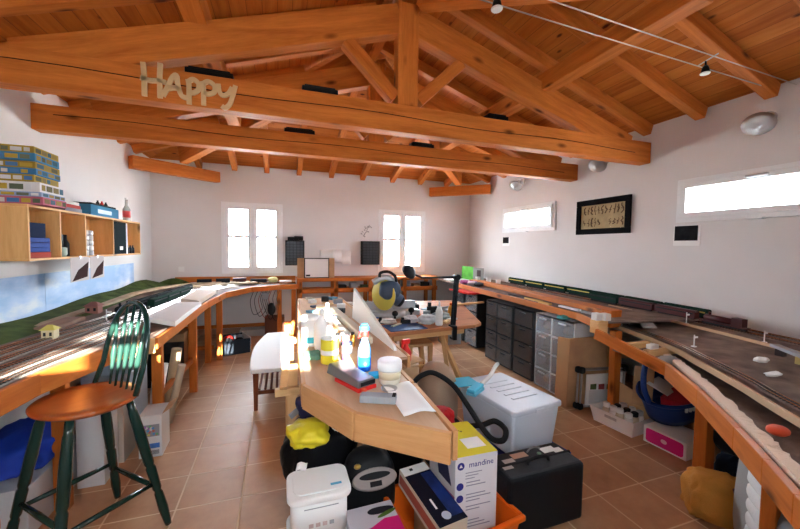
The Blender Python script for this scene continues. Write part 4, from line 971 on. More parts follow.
t = thing('display_frame', 'grey metal frame with black corners holding a printed sheet on the floor', 'frame', (2.85, 2.5, 0))
def fpt(u, z, o=0): return V(2.64 + .40 * u + .03 * z + o * .02, 2.535 - .11 * u - o * .05, z)
for k, o in enumerate((0, .6)):
    mb = MB(); mb.tube([fpt(0, .04, o), fpt(0, .38, o), fpt(1, .40, o), fpt(1, .04, o)], .012, 8, closed=True, smooth=False); mb.build('metal_frame', STEEL, t)
    for u, z in ((0, .04), (0, .38), (1, .40)):
        mb = MB(); mb.ell(fpt(u, z, o), (.028, .024, .03), 10, 8, 0, 0, .6); mb.build('black_corner', BLACKM, t)
mb = MB(); mb.add([fpt(.12, .05, .7), fpt(.95, .05, .7), fpt(.95, .36, .7), fpt(.12, .34, .7), fpt(.12, .05, .5), fpt(.95, .05, .5), fpt(.95, .36, .5), fpt(.12, .34, .5)], [(0, 1, 2, 3), (7, 6, 5, 4), (0, 4, 5, 1), (1, 5, 6, 2), (2, 6, 7, 3), (3, 7, 4, 0)]); mb.build('printed_sheet', PAPER, t)
for i in range(4):
    u = .20 + i * .19; mb = MB(); mb.add([fpt(u, .20, .72), fpt(u + .14, .20, .72), fpt(u + .14, .255, .72), fpt(u, .25, .72)], [(0, 1, 2, 3)]); mb.build('small_picture', plain('pic_%d' % i, [(.10, .14, .05), (.30, .05, .05), (.12, .16, .05), (.08, .07, .05)][i], .5), t)
for i in range(14):
    z = .07 + .009 * i; mb = MB(); mb.add([fpt(.18, z, .72), fpt(.88, z, .72), fpt(.88, z + .003, .72), fpt(.18, z + .003, .72)], [(0, 1, 2, 3)]); mb.build('text_line', plain('print_grey', (.35, .35, .36), .7), t)
# white bin with rolled caps
def open_box(t, name, x0, x1, y0, y1, z0, z1, m, th=.008, flare=.02):
    mb = MB()
    def ring(z, f): return [(x0 - f, y0 - f, z), (x1 + f, y0 - f, z), (x1 + f, y1 + f, z), (x0 - f, y1 + f, z)]
    o0, o1, i0, i1 = ring(z0, 0), ring(z1, flare), ring(z0 + th, -th), ring(z1, flare - th)
    vs_ = o0 + o1 + i0 + i1
    fs = [(3, 2, 1, 0), (8, 9, 10, 11)]
    for k in range(4):
        j = (k + 1) % 4; fs += [(k, j, 4 + j, 4 + k), (8 + j, 8 + k, 12 + k, 12 + j), (4 + k, 4 + j, 12 + j, 12 + k)]
    mb.add(vs_, fs); return mb.build(name, m, t)
def zrot(o, a): o.rotation_euler = (0, 0, a)
t = thing('white_bin', 'white plastic bin full of black and white spray cans on the floor', 'bin', (0, 0, 0))
open_box(t, 'bin_body', -.13, .13, -.165, .165, 0, .13, WHITE, .006, .025)
mb = MB(); mb.bx(-.16, -.154, -.05, .05, .085, .105); mb.build('bin_grip', plain('grip_grey', (.5, .5, .5), .5), t)
place(t, (2.78, 2.18, 0), .12)
rn = random.Random(4)
for i in range(11):
    x = 2.715 + .066 * (i % 3) + rn.uniform(-.004, .004); y = 2.075 + .07 * (i // 3) + rn.uniform(-.01, .01); z = .012
    c = thing('spray_can', ['white', 'black topped'][i % 2] + ' %s spray can standing in the white bin' % ords[i], 'spray can', (x, y, z), 'spray cans in the white bin')
    mb = MB(); mb.lathe([(.030, 0), (.032, .005), (.032, .10), (.024, .118)], (x, y, z), 16); mb.build('can_body', WHITE if i % 2 == 0 else plain('can_cream', (.66, .58, .44), .4), c)
    mb = MB(); mb.lathe([(.025, .118), (.027, .122), (.027, .150), (.02, .155)], (x, y, z), 16); mb.build('can_cap', [WHITE, BLACK, plain('cap_grey', (.55, .55, .56), .4)][i % 3], c)
mb = MB(); mb.at((-.13, .08, 0)); mb.add([(2.98, 2.20, .16), (3.06, 1.86, .02), (3.10, 1.90, .22), (2.98, 2.22, .34), (2.99, 2.21, .16), (3.07, 1.87, .02), (3.11, 1.91, .22), (2.99, 2.23, .34)], [(0, 1, 2, 3), (7, 6, 5, 4), (0, 4, 5, 1), (1, 5, 6, 2), (2, 6, 7, 3), (3, 7, 4, 0)])
simple('cardboard_flap', mb, plain('light_cardboard', (.60, .37, .19), .8), 'loose light cardboard flap leaning behind the white bin', 'cardboard')
# blue basket
t = thing('laundry_basket', 'dark blue oval laundry basket under the right baseboard', 'basket', (0, 0, 0))
BLU = plain('basket_blue', (.012, .035, .16), .4)
mb = MB(); ns = 36
def bk(u, v):
    a = u * 2 * pi; s = .80 + .20 * v; return (.30 * s * cos(a), .21 * s * sin(a), .20 * v)
mb.sheet(bk, ns, 4, .006); mb.build('basket_wall', BLU, t)
mb = MB(); mb.prism([(.24 * cos(a * pi / 18), .168 * sin(a * pi / 18)) for a in range(36)], 0, .006); mb.build('basket_floor', BLU, t)
mb = MB(); mb.tube([(.305 * cos(a * pi / 18), .215 * sin(a * pi / 18), .20) for a in range(36)], .014, 8, closed=True); mb.build('rim', BLU, t)
for i in range(7):
    a = -2.2 + i * .11; mb = MB(); mb.bar((.296 * cos(a), .206 * sin(a), .145), (.303 * cos(a), .212 * sin(a), .185), .016, .012); mb.build('vent_slot', WHITE, t)
mb = MB(); mb.tube(smooth_path([(-.30, .02, .19), (-.33, .04, .33), (-.27, .06, .46), (-.15, .08, .52)], 6), .02, 10); mb.build('raised_handle', BLU, t)
place(t, (3.06, 1.95, .20), .15, .04, -.24)
mb = MB(); mb.bx(3.14, 3.44, 1.75, 2.22, 0, .18); simple('low_brown_box', mb, CARDD, 'low brown box beneath the blue laundry basket', 'box')
for nm, x0, x1, y0, y1, z0, z1, m, lb, rz in (('red_box', -.13, .13, -.09, .09, .0, .13, plain('crimson_card', (.45, .02, .03), .5), 'red printed box inside the blue laundry basket', .35),):
    t = thing(nm, lb, 'box', (0, 0, 0)); mb = MB(); mb.bx(x0, x1, y0, y1, z0, z1); mb.build('carton', m, t, bevel=.002)
    for i in range(5):
        mb = MB(); mb.at(((-.10 + .05 * i), y0 - .001, .05 + .035 * (i % 2))); mb.lathe([(.016, -.0006), (.016, .0006)], (0, 0, 0), 14); mb.build('printed_spot', plain('spot_white', (.75, .6, .58), .5), t)
        t.children[-1].rotation_euler = (0, 0, 0)
    mb = MB(); mb.bx(-.12, .12, y0 - .0015, y0, .112, .125); mb.build('black_band', BLACKM, t)
    place(t, (3.08, 1.90, .225), .15, .04, -.24)
mb = MB(); mb.at((2.87, 2.08, .20), .5, 0, .25); mb.bx(-.005, .005, -.07, .07, .0, .32); simple('cardboard_strip', mb, CARD, 'upright brown cardboard strip at the left end of the blue basket', 'cardboard')
mb = MB(); mb.at((3.02, 2.02, .375), .3, .35); mb.bx(-.13, .13, -.08, .08, .0, .006); simple('paper_sheet', mb, PAPER, 'white paper sheets on the red box in the basket', 'paper')
# magenta box
def pinkbox(loc, rz, L, W, H, label):
    t = thing('magenta_box', label, 'box', (0, 0, 0))
    mb = MB(); mb.bx(0, W, -L / 2, L / 2, 0, H); mb.build('carton', PAPER, t, bevel=.002)
    mb = MB(); pts = []
    for cx, cy, a0 in ((L / 2 - .04, H - .03, 0), (-L / 2 + .04, H - .03, 90), (-L / 2 + .04, .03, 180), (L / 2 - .04, .03, 270)):
        for k in range(6): a = radians(a0 + k * 18); pts.append((cx + .022 * cos(a), cy + .018 * sin(a)))
    mb.add([(-.0008, -p[0], p[1]) for p in pts], [tuple(range(len(pts)))]); mb.build('magenta_panel', plain('magenta', (.72, .02, .20), .5), t)
    mb = MB(); mb.add([(-.0014, .022 * cos(a * pi / 8), H / 2 + .016 * sin(a * pi / 8)) for a in range(16)], [tuple(range(16))]); mb.build('emblem', plain('rose', (.85, .45, .55), .5), t)
    return place(t, loc, rz)
pinkbox((2.735, 1.80, 0), .06, .30, .27, .128, 'long white box with magenta front on the floor by the right leg')
# bags, jackets, cushions
def soft(name, c, rad, m, label, cat, rough=.12, seed=0, sq=.75, rz=0, rx=0, ry=0):
    mb = MB().at(c, rz, rx, ry); mb.ell((0, 0, 0), rad, 40, 24, rough, seed, sq); return simple(name, mb, m, label, cat)
t = thing('shoulder_bag', 'tan orange cloth bag with brown strap slumped on the floor', 'bag', (2.315, 1.235, 0))
mb = MB().at((2.315, 1.235, .125), -.75, .1); mb.ell((0, 0, 0), (.14, .09, .13), 40, 24, .11, 5, .55); mb.build('bag_body', plain('tan_canvas', (.56, .255, .05), .85, bump=.3, bscale=150, vary=.12), t)
mb = MB().at((2.315, 1.235, .125), -.75, .1); mb.tube(smooth_path([(.06, -.10, -.12), (.075, -.112, -.04), (.07, -.108, .05), (.05, -.09, .13)], 6), [.017] * 19, 8); mb.build('leather_strap', plain('brown_leather', (.10, .025, .012), .5), t)
NAVY = plain('navy_cloth', (.008, .011, .025), .9, bump=.4, bscale=60)
soft('dark_jacket', (2.60, 1.26, .15), (.13, .12, .15), NAVY, 'dark navy jacket heaped behind the tan bag', 'clothing', .14, 6, .8, .5)
soft('rucksack', (2.60, 1.30, .46), (.13, .11, .17), plain('navy_nylon', (.010, .012, .022), .55), 'navy rucksack standing on the dark jacket', 'bag', .06, 7, .6, .4)
soft('grey_cushion', (2.225, 1.02, .312), (.045, .14, .31), plain('grey_linen', (.36, .36, .35), .9, bump=.2, bscale=200), 'large grey cushion standing on edge by the near right leg', 'cushion', .05, 3, .55, -.75, 0, .05)
mb = MB()
for i in range(9): mb.at((2.035, .905, .03 + i * .066), -.75); mb.ell((0, 0, .03), (.035, .11, .038), 16, 10, .03, i, .7)
o = simple('quilt', mb, plain('white_quilt', (.66, .67, .66), .9, bump=.2, bscale=80), 'white quilted roll between grey cushion and near right leg', 'bedding')
soft('grey_bag', (1.92, .72, .24), (.10, .12, .25), plain('grey_blue_cloth', (.22, .25, .27), .9), 'grey cloth sack right of the nearest leg', 'bag', .07, 9, .6, -.7)

# ---- on the right wall
t = thing('framed_picture', 'black framed tan picture with small dark figures on the right wall', 'picture', (XR, 3.35, 1.70))
y0, y1, z0, z1 = 2.96, 3.73, 1.70, 2.14
mb = MB()
w = .07
mb.bx(XR - .03, XR - .002, y0, y1, z0, z0 + w); mb.bx(XR - .03, XR - .002, y0, y1, z1 - w, z1); mb.bx(XR - .03, XR - .002, y0, y0 + w, z0 + w, z1 - w); mb.bx(XR - .03, XR - .002, y1 - w, y1, z0 + w, z1 - w); mb.build('picture_frame', EBONY, t, bevel=.006)
mb = MB(); mb.bx(XR - .012, XR - .008, y0 + .06, y1 - .06, z0 + .06, z1 - .06); mb.build('picture_sheet', plain('papyrus_tan', (.46, .36, .20), .8, spec=.05, vary=.15), t)
rn = random.Random(2); mb = MB()
for r_i, zz in enumerate((2.0, 1.85)):
    for i in range(11):
        y = y0 + .11 + i * .053; h = rn.uniform(.03, .06)
        if r_i == 1 and i in (4, 5): continue
        mb = MB(); pts = [(XR - .0127, y + rn.uniform(-.018, .018), zz - h + 2 * h * k / 4) for k in range(5)]; mb.tube(pts, rn.uniform(.004, .008), 5); mb.tube([(XR - .0127, y - .016, zz - .01), (XR - .0127, y + .018, zz + rn.uniform(-.01, .02))], .004, 5); mb.build('drawn_figure', plain('ink_brown', (.10, .06, .035) if i % 3 else (.10, .06, .035), .7), t)
mb = MB(); mb.bx(XR - .028, XR - .024, y0 + .06, y1 - .06, z0 + .06, z1 - .06); mb.build('glass_pane', GLASSM, t)
for i, (y0, y1, z0, z1, lb) in enumerate(((2.26, 2.50, 1.555, 1.755, 'dark print on white card pinned under the large strip window'), (5.20, 5.40, 1.55, 1.71, 'small dark print pinned under the small strip window'))):
    t = thing('pinned_print', lb, 'photo', (XR, (y0 + y1) / 2, z0))
    mb = MB(); mb.bx(XR - .003, XR - .001, y0, y1, z0, z1); mb.build('card', PAPER, t)
    mb = MB(); mb.bx(XR - .0042, XR - .003, y0 + .02, y1 - .01, z0 + .05, z1 - .004); mb.build('print', plain('print_black', (.016, .016, .018), .8, spec=.03, vary=.5), t)
for i, y in enumerate((1.80, 3.32, 4.88)):
    t = thing('wall_lamp', ['nearest', 'middle', 'farthest'][i] + ' steel dish lamp on the right wall', 'lamp', (XR, y, 2.5), 'steel dish wall lamps')
    mb = MB(); mb.cyl((XR - .001, y, 2.60), (XR - .03, y, 2.60), .045); mb.tube(smooth_path([(XR - .03, y, 2.60), (XR - .09, y, 2.62), (XR - .13, y, 2.58)], 5), .009, 8); mb.build('wall_bracket', STEEL, t)
    mb = MB().at((XR - .15, y, 2.52), 0, -.30, .72); mb.lathe([(.005, -.044), (.018, -.042), (.022, -.034), (.045, -.026), (.075, -.008), (.104, .014), (.099, .017), (.07, -.002), (.04, -.018), (.005, -.028)], (0, 0, 0), 36); mb.build('dish_shade', STEEL, t)
    mb = MB().at((XR - .15, y, 2.52), 0, -.30, .72); mb.lathe([(.018, -.036), (.022, .0), (.02, .03), (.01, .045)], (0, 0, 0), 14); mb.build('bulb', PAPER, t)
# cable lights
WIRE = plain('steel_wire', (.50, .47, .43), .4, .7)
for i, (ya, yb) in enumerate(((1.58, 1.765), (1.42, 1.655))):
    mb = MB(); mb.tube([(XL + .004, ya, 2.80), (XR - .004, yb, 2.80)], .0035, 6); simple('lighting_cable', mb, WIRE, ['farther', 'nearer'][i] + ' of two bare lighting cables stretched under the roof', 'cable', 'lighting cables')
def spot(x, y, label):
    t = thing('cable_spotlight', label, 'spotlight', (x, y, 2.69), 'cable spotlights')
    mb = MB(); mb.tube([(x + .02, y + .06, 2.80), (x - .03, y - .09, 2.80)], .004, 6); mb.build('cross_rod', STEEL, t)
    mb = MB(); mb.cyl((x, y, 2.80), (x, y, 2.765), .006); mb.lathe([(.012, .05), (.02, .035), (.026, .0)], (x, y, 2.72), 16); mb.build('lamp_holder', BLACK, t)
    mb = MB(); mb.lathe([(.026, -.008), (.030, -.004), (.030, .0), (.01, .002)], (x, y, 2.72), 18); mb.build('reflector', plain('lens_white', (.8, .8, .78), .2), t)
spot(2.76, 1.67, 'small black spotlight on the lighting cables under the right roof slope'); spot(1.05, 1.60, 'small spotlight on the cables near the king post')
# transformers on the tie beams and the wooden letters
for i, (x, y, z, L) in enumerate(((-.455, 2.835, 2.6635, .30), (.30, 2.835, 2.6635, .27), (1.88, 2.835, 2.6635, .22), (.20, 3.815, 2.6405, .30), (1.55, 3.815, 2.6405, .28))):
    t = thing('lamp_transformer', 'black uplight box lying on the %s tie beam, %s from the left' % ('front' if i < 3 else 'rear', ords[i if i < 3 else i - 3]), 'light fitting', (x, y, z), 'black boxes on the tie beams')
    mb = MB(); mb.bx(x - L / 2, x + L / 2, y - .04, y + .04, z, z + .045); mb.build('housing', BLACK, t, bevel=.006)
    mb = MB(); mb.bx(x - L / 2 + .02, x + L / 2 - .02, y - .03, y + .03, z + .045, z + .058); mb.build('cover', BLACKM, t, bevel=.004)
# "Happy" cut from pale wood: strokes on the face of the front tie beam
t = thing('wooden_lettering', 'pale wooden letters spelling Happy on the front tie beam', 'sign', (-.5, 2.772, 2.46))
LW = plain('letter_wood', (.66, .47, .25), .6)
def stroke(pts, w):
    mb = MB(); P_ = smooth_path([(x, 0, z) for x, z in pts], 5); n = len(P_); vs_ = []
    for i, p in enumerate(P_):
        tt = (P_[min(i + 1, n - 1)] - P_[max(i - 1, 0)]).normalized(); s = Vector((-tt.z, 0, tt.x)); ww = w * .43
        a, b = p + s * ww, p - s * ww
        for q in (a, b):
            X = -.868 + q.x * .0051; Zz = 2.468 + q.z * .0052
            vs_.append((X, 2.7715, Zz)); vs_.append((X, 2.756, Zz))
    fs = [(0, 1, 3, 2), (4 * n - 4, 4 * n - 2, 4 * n - 1, 4 * n - 3)]
    for i in range(n - 1):
        a = 4 * i; b = a + 4; fs += [(a, a + 2, b + 2, b), (a + 1, b + 1, b + 3, a + 3), (a, b, b + 1, a + 1), (a + 2, a + 3, b + 3, b + 2)]
    mb.add(vs_, fs); return mb
letters = [[[(7, 40), (8, 25), (8, 8), (8, -1)], [(26, 42), (25, 25), (25, 8), (25, -1)], [(4, 21), (14, 19), (25, 20), (32, 19)]],
           [[(28, 2), (33, 12), (39, 26), (44, 30), (45, 20), (49, 6), (56, 3)], [(34, 12), (41, 14), (47, 13)]],
           [[(58, -4), (58, 8), (58, 20), (57, 27)], [(57, 24), (63, 28), (69, 24), (69, 16), (63, 11), (58, 12)]],
           [[(75, -3), (75, 8), (75, 20), (74, 27)], [(74, 24), (81, 28), (88, 24), (88, 16), (81, 12), (75, 13)]],
           [[(93, 27), (94, 18), (98, 13), (105, 16), (110, 25)], [(114, 28), (111, 16), (107, 3), (101, -3), (97, -1)]]]
for i, st in enumerate(letters):
    for k, pts in enumerate(st): stroke(pts, 6.6).build('letter_stroke', LW, t)
# ------------------------------------------------------------------ centre of the room
ZT = .78
wt = thing('workbench', 'oak topped workbench with cut front corner in the middle of the room', 'workbench', (.4, 2.6, 0))
wp = [(.13, 1.87), (.32, 1.49), (.632, 1.215), (.655, 1.70), (.66, 2.15), (.80, 2.16), (.80, 5.0), (.26, 5.0), (.135, 2.46)]
TOPM = wood('oak_top', (.60, .40, .25), (.50, .31, .18), 1, .4, knots=False, fine=1.4)
mb = MB(); mb.prism(wp, ZT - .02, ZT); mb.build('worktop', TOPM, wt)
def facing(p, q, z0=.655, z1=ZT + .001, th=.022, m=None, nm='edge_board'):
    d = (Vector((*q, 0)) - Vector((*p, 0))).normalized(); nrm = Vector((d.y, -d.x, 0)) * th / 2
    beam(nm, Vector((*p, (z0 + z1) / 2)) - nrm * -1, Vector((*q, (z0 + z1) / 2)) + nrm, th, z1 - z0, m or W_OAK, wt, bevel=.002)
facing((.13, 1.87), (.32, 1.49)); facing((.32, 1.49), (.64, 1.21)); facing((.645, 1.21), (.665, 1.72), .66); facing((.14, 2.46), (.13, 1.88)); facing((.26, 5.0), (.14, 2.47)); facing((.665, 1.74), (.665, 2.15)); facing((.805, 2.17), (.805, 5.0), .70)
for x, y in ((.30, 4.85), (.72, 4.85), (.58, 3.3), (.24, 3.6)): leg(wt, x, y, ZT - .02, .06, .06, W_PZ)
# light pine trestle on the aisle side
t = thing('trestle', 'light pine trestle propping the aisle side of the workbench', 'trestle', (.06, 2.4, 0))
mb = MB(); mb.bx(.05, .112, 2.375, 2.41, 0, .72); mb.build('upright', W_PZ, t, bevel=.003)
mb = MB(); mb.bx(.045, .11, 3.02, 3.055, 0, .745); mb.build('upright', W_PZ, t, bevel=.003)
mb = MB(); mb.bx(-.03, .16, 2.335, 2.372, .535, .585); mb.build('cross_bar', W_PX, t, bevel=.003)
mb = MB(); mb.bx(.03, .13, 2.99, 3.06, .70, .735); mb.build('cross_bar', W_PX, t, bevel=.003)
beam('side_rail', (.08, 2.39, .18), (.08, 3.04, .18), .03, .05, W_PY, t)
beam('rest_bar', (.085, 2.30, .505), (.115, 3.15, .80), .05, .03, W_PX, t) if False else None
mb = MB(); mb.bar((.022, 2.30, .60), (.060, 2.62, .83), .045, .03); simple('pine_batten', mb, W_PX, 'loose pine batten leaning on the trestle and the workbench edge', 'batten', bevel=.003)
# white topped bench with slatted shelf
t = thing('slatted_bench', 'low dark wood bench with rounded white top in the aisle', 'bench', (-.05, 3.9, 0))
mb = MB(); pts = [(-.235, 3.25)]
for k in range(1, 13): f = k / 12; pts.append((-.245 - .03 * sin(f * pi) + .10 * f ** 3, 3.25 + 1.38 * f))
pts += [(.11, 4.63), (.12, 3.25)]; mb.prism(pts[::-1], .385, .42); mb.build('white_top', plain('bench_white', (.74, .72, .69), .6), t, bevel=.01)
for x, y in ((-.205, 3.40), (.09, 3.40), (-.17, 4.5), (.09, 4.5)):
    mb = MB(); mb.taper(x, y, 0, .385, .032, .032, .05, .05); mb.build('leg', W_DARK, t, bevel=.003)
for y in (3.40, 4.5): beam('end_rail', (-.20, y, .16), (.09, y, .16), .025, .035, W_DARK, t)
for i in range(6): beam('slat', (-.175 + .05 * i, 3.40, .185), (-.15 + .046 * i, 4.5, .185), .022, .012, W_DARK, t)
beam('side_rail', (-.205, 3.40, .36), (-.17, 4.5, .36), .02, .045, W_DARK, t); beam('side_rail', (.09, 3.40, .36), (.09, 4.5, .36), .02, .045, W_DARK, t)
# ---- things lying on the workbench
def lathe_thing(name, label, cat, x, y, z, parts, group=None, n=24):
    t = thing(name, label, cat, (x, y, z), group)
    for nm, prof, m in parts:
        mb = MB(); mb.lathe(prof, (x, y, z), n); mb.build(nm, m, t)
    return t
CREAM = plain('cream_glue', (.62, .55, .36), .45)
lathe_thing('glue_tub', 'white lidded tub with cream band near the bench corner', 'tub', .555, 1.765, ZT, [('tub_body', [(.050, 0), (.056, .01), (.060, .075)], plain('tub_ivory', (.72, .68, .55), .4)), ('cream_band', [(.0575, .03), (.0605, .066)], CREAM), ('lid', [(.063, .074), (.065, .08), (.065, .118), (.06, .124), (.045, .128)], WHITE)])
BLUEL = clear('blue_liquid', (.03, .25, .62), .75, .15)
t = lathe_thing('spray_bottle', 'clear spray bottle of blue liquid with blue and red trigger head', 'spray bottle', .47, 1.99, ZT, [('bottle_body', [(.034, 0), (.038, .01), (.038, .12), (.030, .15), (.016, .185), (.015, .20)], clear('bottle_pale_blue', (.16, .42, .72), .6)), ('blue_liquid', [(.0375, .004), (.0388, .012), (.0388, .085)], plain('liquid_blue', (.01, .12, .55), .3)), ('collar', [(.019, .195), (.020, .20), (.020, .225), (.016, .23)], RED)])
mb = MB(); mb.bx(.44, .495, 1.978, 2.002, ZT + .23, ZT + .262); mb.bx(.448, .487, 1.98, 2.0, ZT + .262, ZT + .275); mb.build('trigger_head', plain('head_blue', (.02, .16, .50), .4), t, bevel=.006)
mb = MB(); mb.bar((.446, 1.99, ZT + .232), (.434, 1.99, ZT + .195), .014, .008); mb.build('trigger', RED, t)
mb = MB(); mb.bx(.47, .56, 1.83, 1.90, ZT, ZT + .022); simple('sponge', mb, plain('cyan_sponge', (.02, .38, .60), .6), 'small cyan sponge between blue spray bottle and glue tub', 'sponge', bevel=.006)
lathe_thing('aerosol_can', 'slim purple and white aerosol can with pink cap on the workbench', 'can', .385, 2.13, ZT, [('can_body', [(.019, 0), (.021, .004), (.021, .13), (.016, .14)], plain('can_purple', (.10, .05, .34), .35)), ('white_band', [(.0212, .07), (.0212, .115)], WHITE), ('cap', [(.019, .14), (.020, .142), (.020, .172), (.014, .178)], plain('pink_cap', (.66, .22, .24), .4))])
lathe_thing('yellow_tin', 'large bright yellow tin on the left side of the workbench', 'tin', .295, 2.19, ZT, [('tin_body', [(.052, 0), (.055, .005), (.055, .145), (.05, .15)], plain('bright_yellow', (.72, .62, .04), .4)), ('white_label', [(.0553, .055), (.0553, .085)], WHITE), ('lid', [(.054, .150), (.048, .158)], WHITE)])
lathe_thing('white_bottle', 'tall white bottle behind the yellow tin', 'bottle', .28, 2.50, ZT, [('bottle_body', [(.045, 0), (.05, .01), (.05, .17), (.02, .22), (.016, .24)], WHITE), ('cap', [(.018, .24), (.018, .275), (.012, .28)], WHITE)])
lathe_thing('white_canister', 'wide white canister at the left edge of the workbench', 'canister', .215, 2.62, ZT, [('canister_body', [(.062, 0), (.066, .01), (.066, .19)], WHITE), ('lid', [(.069, .19), (.069, .215), (.06, .22)], WHITE)])
lathe_thing('white_bottle', 'second tall white bottle beside the wide white canister', 'bottle', .345, 2.70, ZT, [('bottle_body', [(.036, 0), (.04, .01), (.04, .16), (.015, .21), (.012, .25)], WHITE), ('cap', [(.014, .25), (.012, .29)], WHITE)])
mb = MB(); mb.bx(.18, .23, 2.545, 2.56, ZT + .03, ZT + .07); simple('blue_sticker', mb, plain('cyan_paper', (.05, .42, .55), .5), 'little cyan packet before the wide white canister', 'packet')
soft('green_cloth', (.205, 2.29, ZT + .022), (.055, .06, .026), plain('sage_green', (.14, .28, .20), .9), 'crumpled sage green cloth at the left edge of the workbench', 'cloth', .15, 3, .8)
lathe_thing('white_pot', 'squat white pot right behind the aerosol can', 'pot', .43, 2.35, ZT, [('pot_body', [(.035, 0), (.038, .01), (.038, .06)], WHITE), ('lid', [(.04, .06), (.04, .075), (.03, .078)], plain('dark_lid', (.03, .05, .10), .4))])
for i, (x, y, r, h, m, lb) in enumerate(((.40, 2.55, .022, .09, CREAM, 'cream'), (.45, 2.62, .025, .07, RED, 'red'), (.50, 2.50, .02, .10, plain('amber', (.45, .20, .03), .3), 'amber'), (.38, 2.85, .03, .08, plain('dull_blue', (.06, .10, .22), .6), 'dark blue'), (.27, 3.05, .04, .10, WHITE, 'white'), (.42, 3.2, .035, .12, plain('straw', (.5, .42, .25), .5), 'straw coloured'), (.52, 2.28, .018, .11, BLACK, 'black'), (.56, 2.36, .02, .08, plain('yellow_pot', (.6, .45, .05), .4), 'yellow'))):
    lathe_thing('paint_jar', 'small %s jar among the clutter on the workbench' % lb, 'jar', x, y, ZT, [('jar_body', [(r * .9, 0), (r, .005), (r, h * .75), (r * .7, h * .85)], m), ('jar_lid', [(r * .75, h * .85), (r * .75, h), (r * .6, h * 1.02)], WHITE if i % 2 else BLACK)], 'small jars on the workbench', 16)
t = thing('heat_gun_case', 'grey metal sanding machine with red base lying on the bench front', 'power tool', (0, 0, 0))
mb = MB(); mb.add([(-.055, -.15, .02), (.055, -.15, .02), (.055, .15, .02), (-.055, .15, .02), (-.05, -.15, .055), (.05, -.15, .055), (.045, .14, .075), (-.045, .14, .075)], [(3, 2, 1, 0), (4, 5, 6, 7), (0, 1, 5, 4), (1, 2, 6, 5), (2, 3, 7, 6), (3, 0, 4, 7)]); mb.build('metal_housing', plain('tool_grey', (.22, .22, .23), .35, .5), t, bevel=.006)
mb = MB(); mb.bx(-.058, .058, -.155, .06, 0, .02); mb.build('red_base', RED, t, bevel=.004)
mb = MB(); mb.bx(-.04, .05, -.152, -.148, .028, .048); mb.build('dark_slot', BLACK, t)
mb = MB(); mb.cyl((-.04, -.16, .012), (-.02, -.16, .012), .012); mb.build('knob', plain('red_orange', (.7, .10, .04), .5), t)
t.name = 'sanding_machine'; ORG[t.name] = V(0, 0, 0)
place(t, (.355, 1.835, ZT), .42)
t = thing('mitre_block', 'light grey slotted plastic block at the front of the workbench', 'tool', (0, 0, 0))
mb = MB(); mb.bx(-.085, .085, -.028, .028, 0, .035); mb.build('block_body', plain('block_grey', (.30, .32, .34), .5), t, bevel=.006)
for i in range(6): mb = MB(); mb.bx(-.07 + .025 * i, -.064 + .025 * i, -.030, -.026, .006, .030); mb.build('groove', GREY, t)
mb = MB(); mb.bx(.066, .082, -.02, .02, .034, .038); mb.build('dark_end', BLACKM, t)
place(t, (.435, 1.555, ZT + .0005), -.42)
mb = MB(); mb.sheet(lambda u, v: (.50 + .15 * u, 1.38 + .34 * v, ZT + .003 + .012 * sin(3 * u + 2 * v) ** 2), 8, 8, .001); simple('paper_sheet', mb, PAPER, 'white paper sheet on the right front of the workbench', 'paper')
lathe_thing('steel_dish', 'small shallow steel dish before the glue tub', 'dish', .52, 1.66, ZT, [('dish', [(.02, 0), (.035, .006), (.042, .016), (.038, .016), (.018, .004)], STEEL)])
t = thing('spray_bottle', 'red trigger spray bottle standing on the brown carton by the workbench', 'spray bottle', (0, 0, 0))
mb = MB(); mb.lathe([(.036, 0), (.040, .008), (.040, .07), (.018, .11), (.016, .13)], (0, 0, 0)); mb.build('bottle_body', RED, t)
mb = MB(); mb.bx(-.035, .03, -.013, .013, .13, .165); mb.build('trigger_head', RED, t, bevel=.006)
mb = MB(); mb.bar((-.028, 0, .132), (-.042, 0, .085), .015, .009); mb.build('trigger', RED, t)
place(t, (.885, 2.42, .66), .2)
# white panel on edge and a beige channel, clutter behind
mb = MB(); mb.add([(.70, 3.52, ZT), (.755, 2.30, ZT), (.755, 2.33, ZT + .025), (.70, 3.46, ZT + .31), (.72, 3.52, ZT), (.775, 2.30, ZT), (.775, 2.33, ZT + .025), (.72, 3.46, ZT + .31)], [(0, 1, 2, 3), (7, 6, 5, 4), (0, 4, 5, 1), (1, 5, 6, 2), (2, 6, 7, 3), (3, 7, 4, 0)])
simple('white_offcut', mb, plain('white_melamine', (.84, .82, .78), .4), 'white triangular offcut board standing on edge along the bench', 'board')
mb = MB(); mb.bar((.62, 2.50, ZT + .03), (.56, 3.9, ZT + .03), .07, .055); simple('channel_profile', mb, plain('beige_channel', (.66, .60, .48), .5), 'long beige channel lying along the right side of the workbench', 'profile', bevel=.01)
mb = MB(); mb.bar((.52, 2.60, ZT + .02), (.47, 3.8, ZT + .02), .05, .035); simple('channel_profile', mb, plain('white_channel', (.75, .74, .70), .5), 'long white channel beside the beige one on the workbench', 'profile', bevel=.008)
rn = random.Random(21)
for i in range(16):
    x = .33 + .14 * (i % 3) + rn.uniform(-.02, .02); y = 3.25 + .11 * i; h = rn.uniform(.02, .07)
    if y > 4.1: x += .08
    mb = MB().at((x, y, ZT), rn.uniform(-.5, .5)); w = rn.uniform(.04, .06); mb.bx(-w, w, -.04, .04, 0, h)
    c = [(.70, .70, .70), (.05, .07, .12), (.62, .42, .22), (.30, .32, .35), (.72, .72, .68), (.02, .02, .02), (.10, .25, .35), (.55, .50, .40)][i % 8]
    simple('small_box', mb, plain('clutter_%d' % (i % 8), c, .6), ['white', 'navy', 'tan', 'grey', 'ivory', 'black', 'teal', 'beige'][i % 8] + ' small box on the back half of the workbench, %s from the front' % (ords[i] if i < 14 else ['fifteenth', 'last'][i - 14]), 'box', 'small boxes on the workbench', bevel=.004)
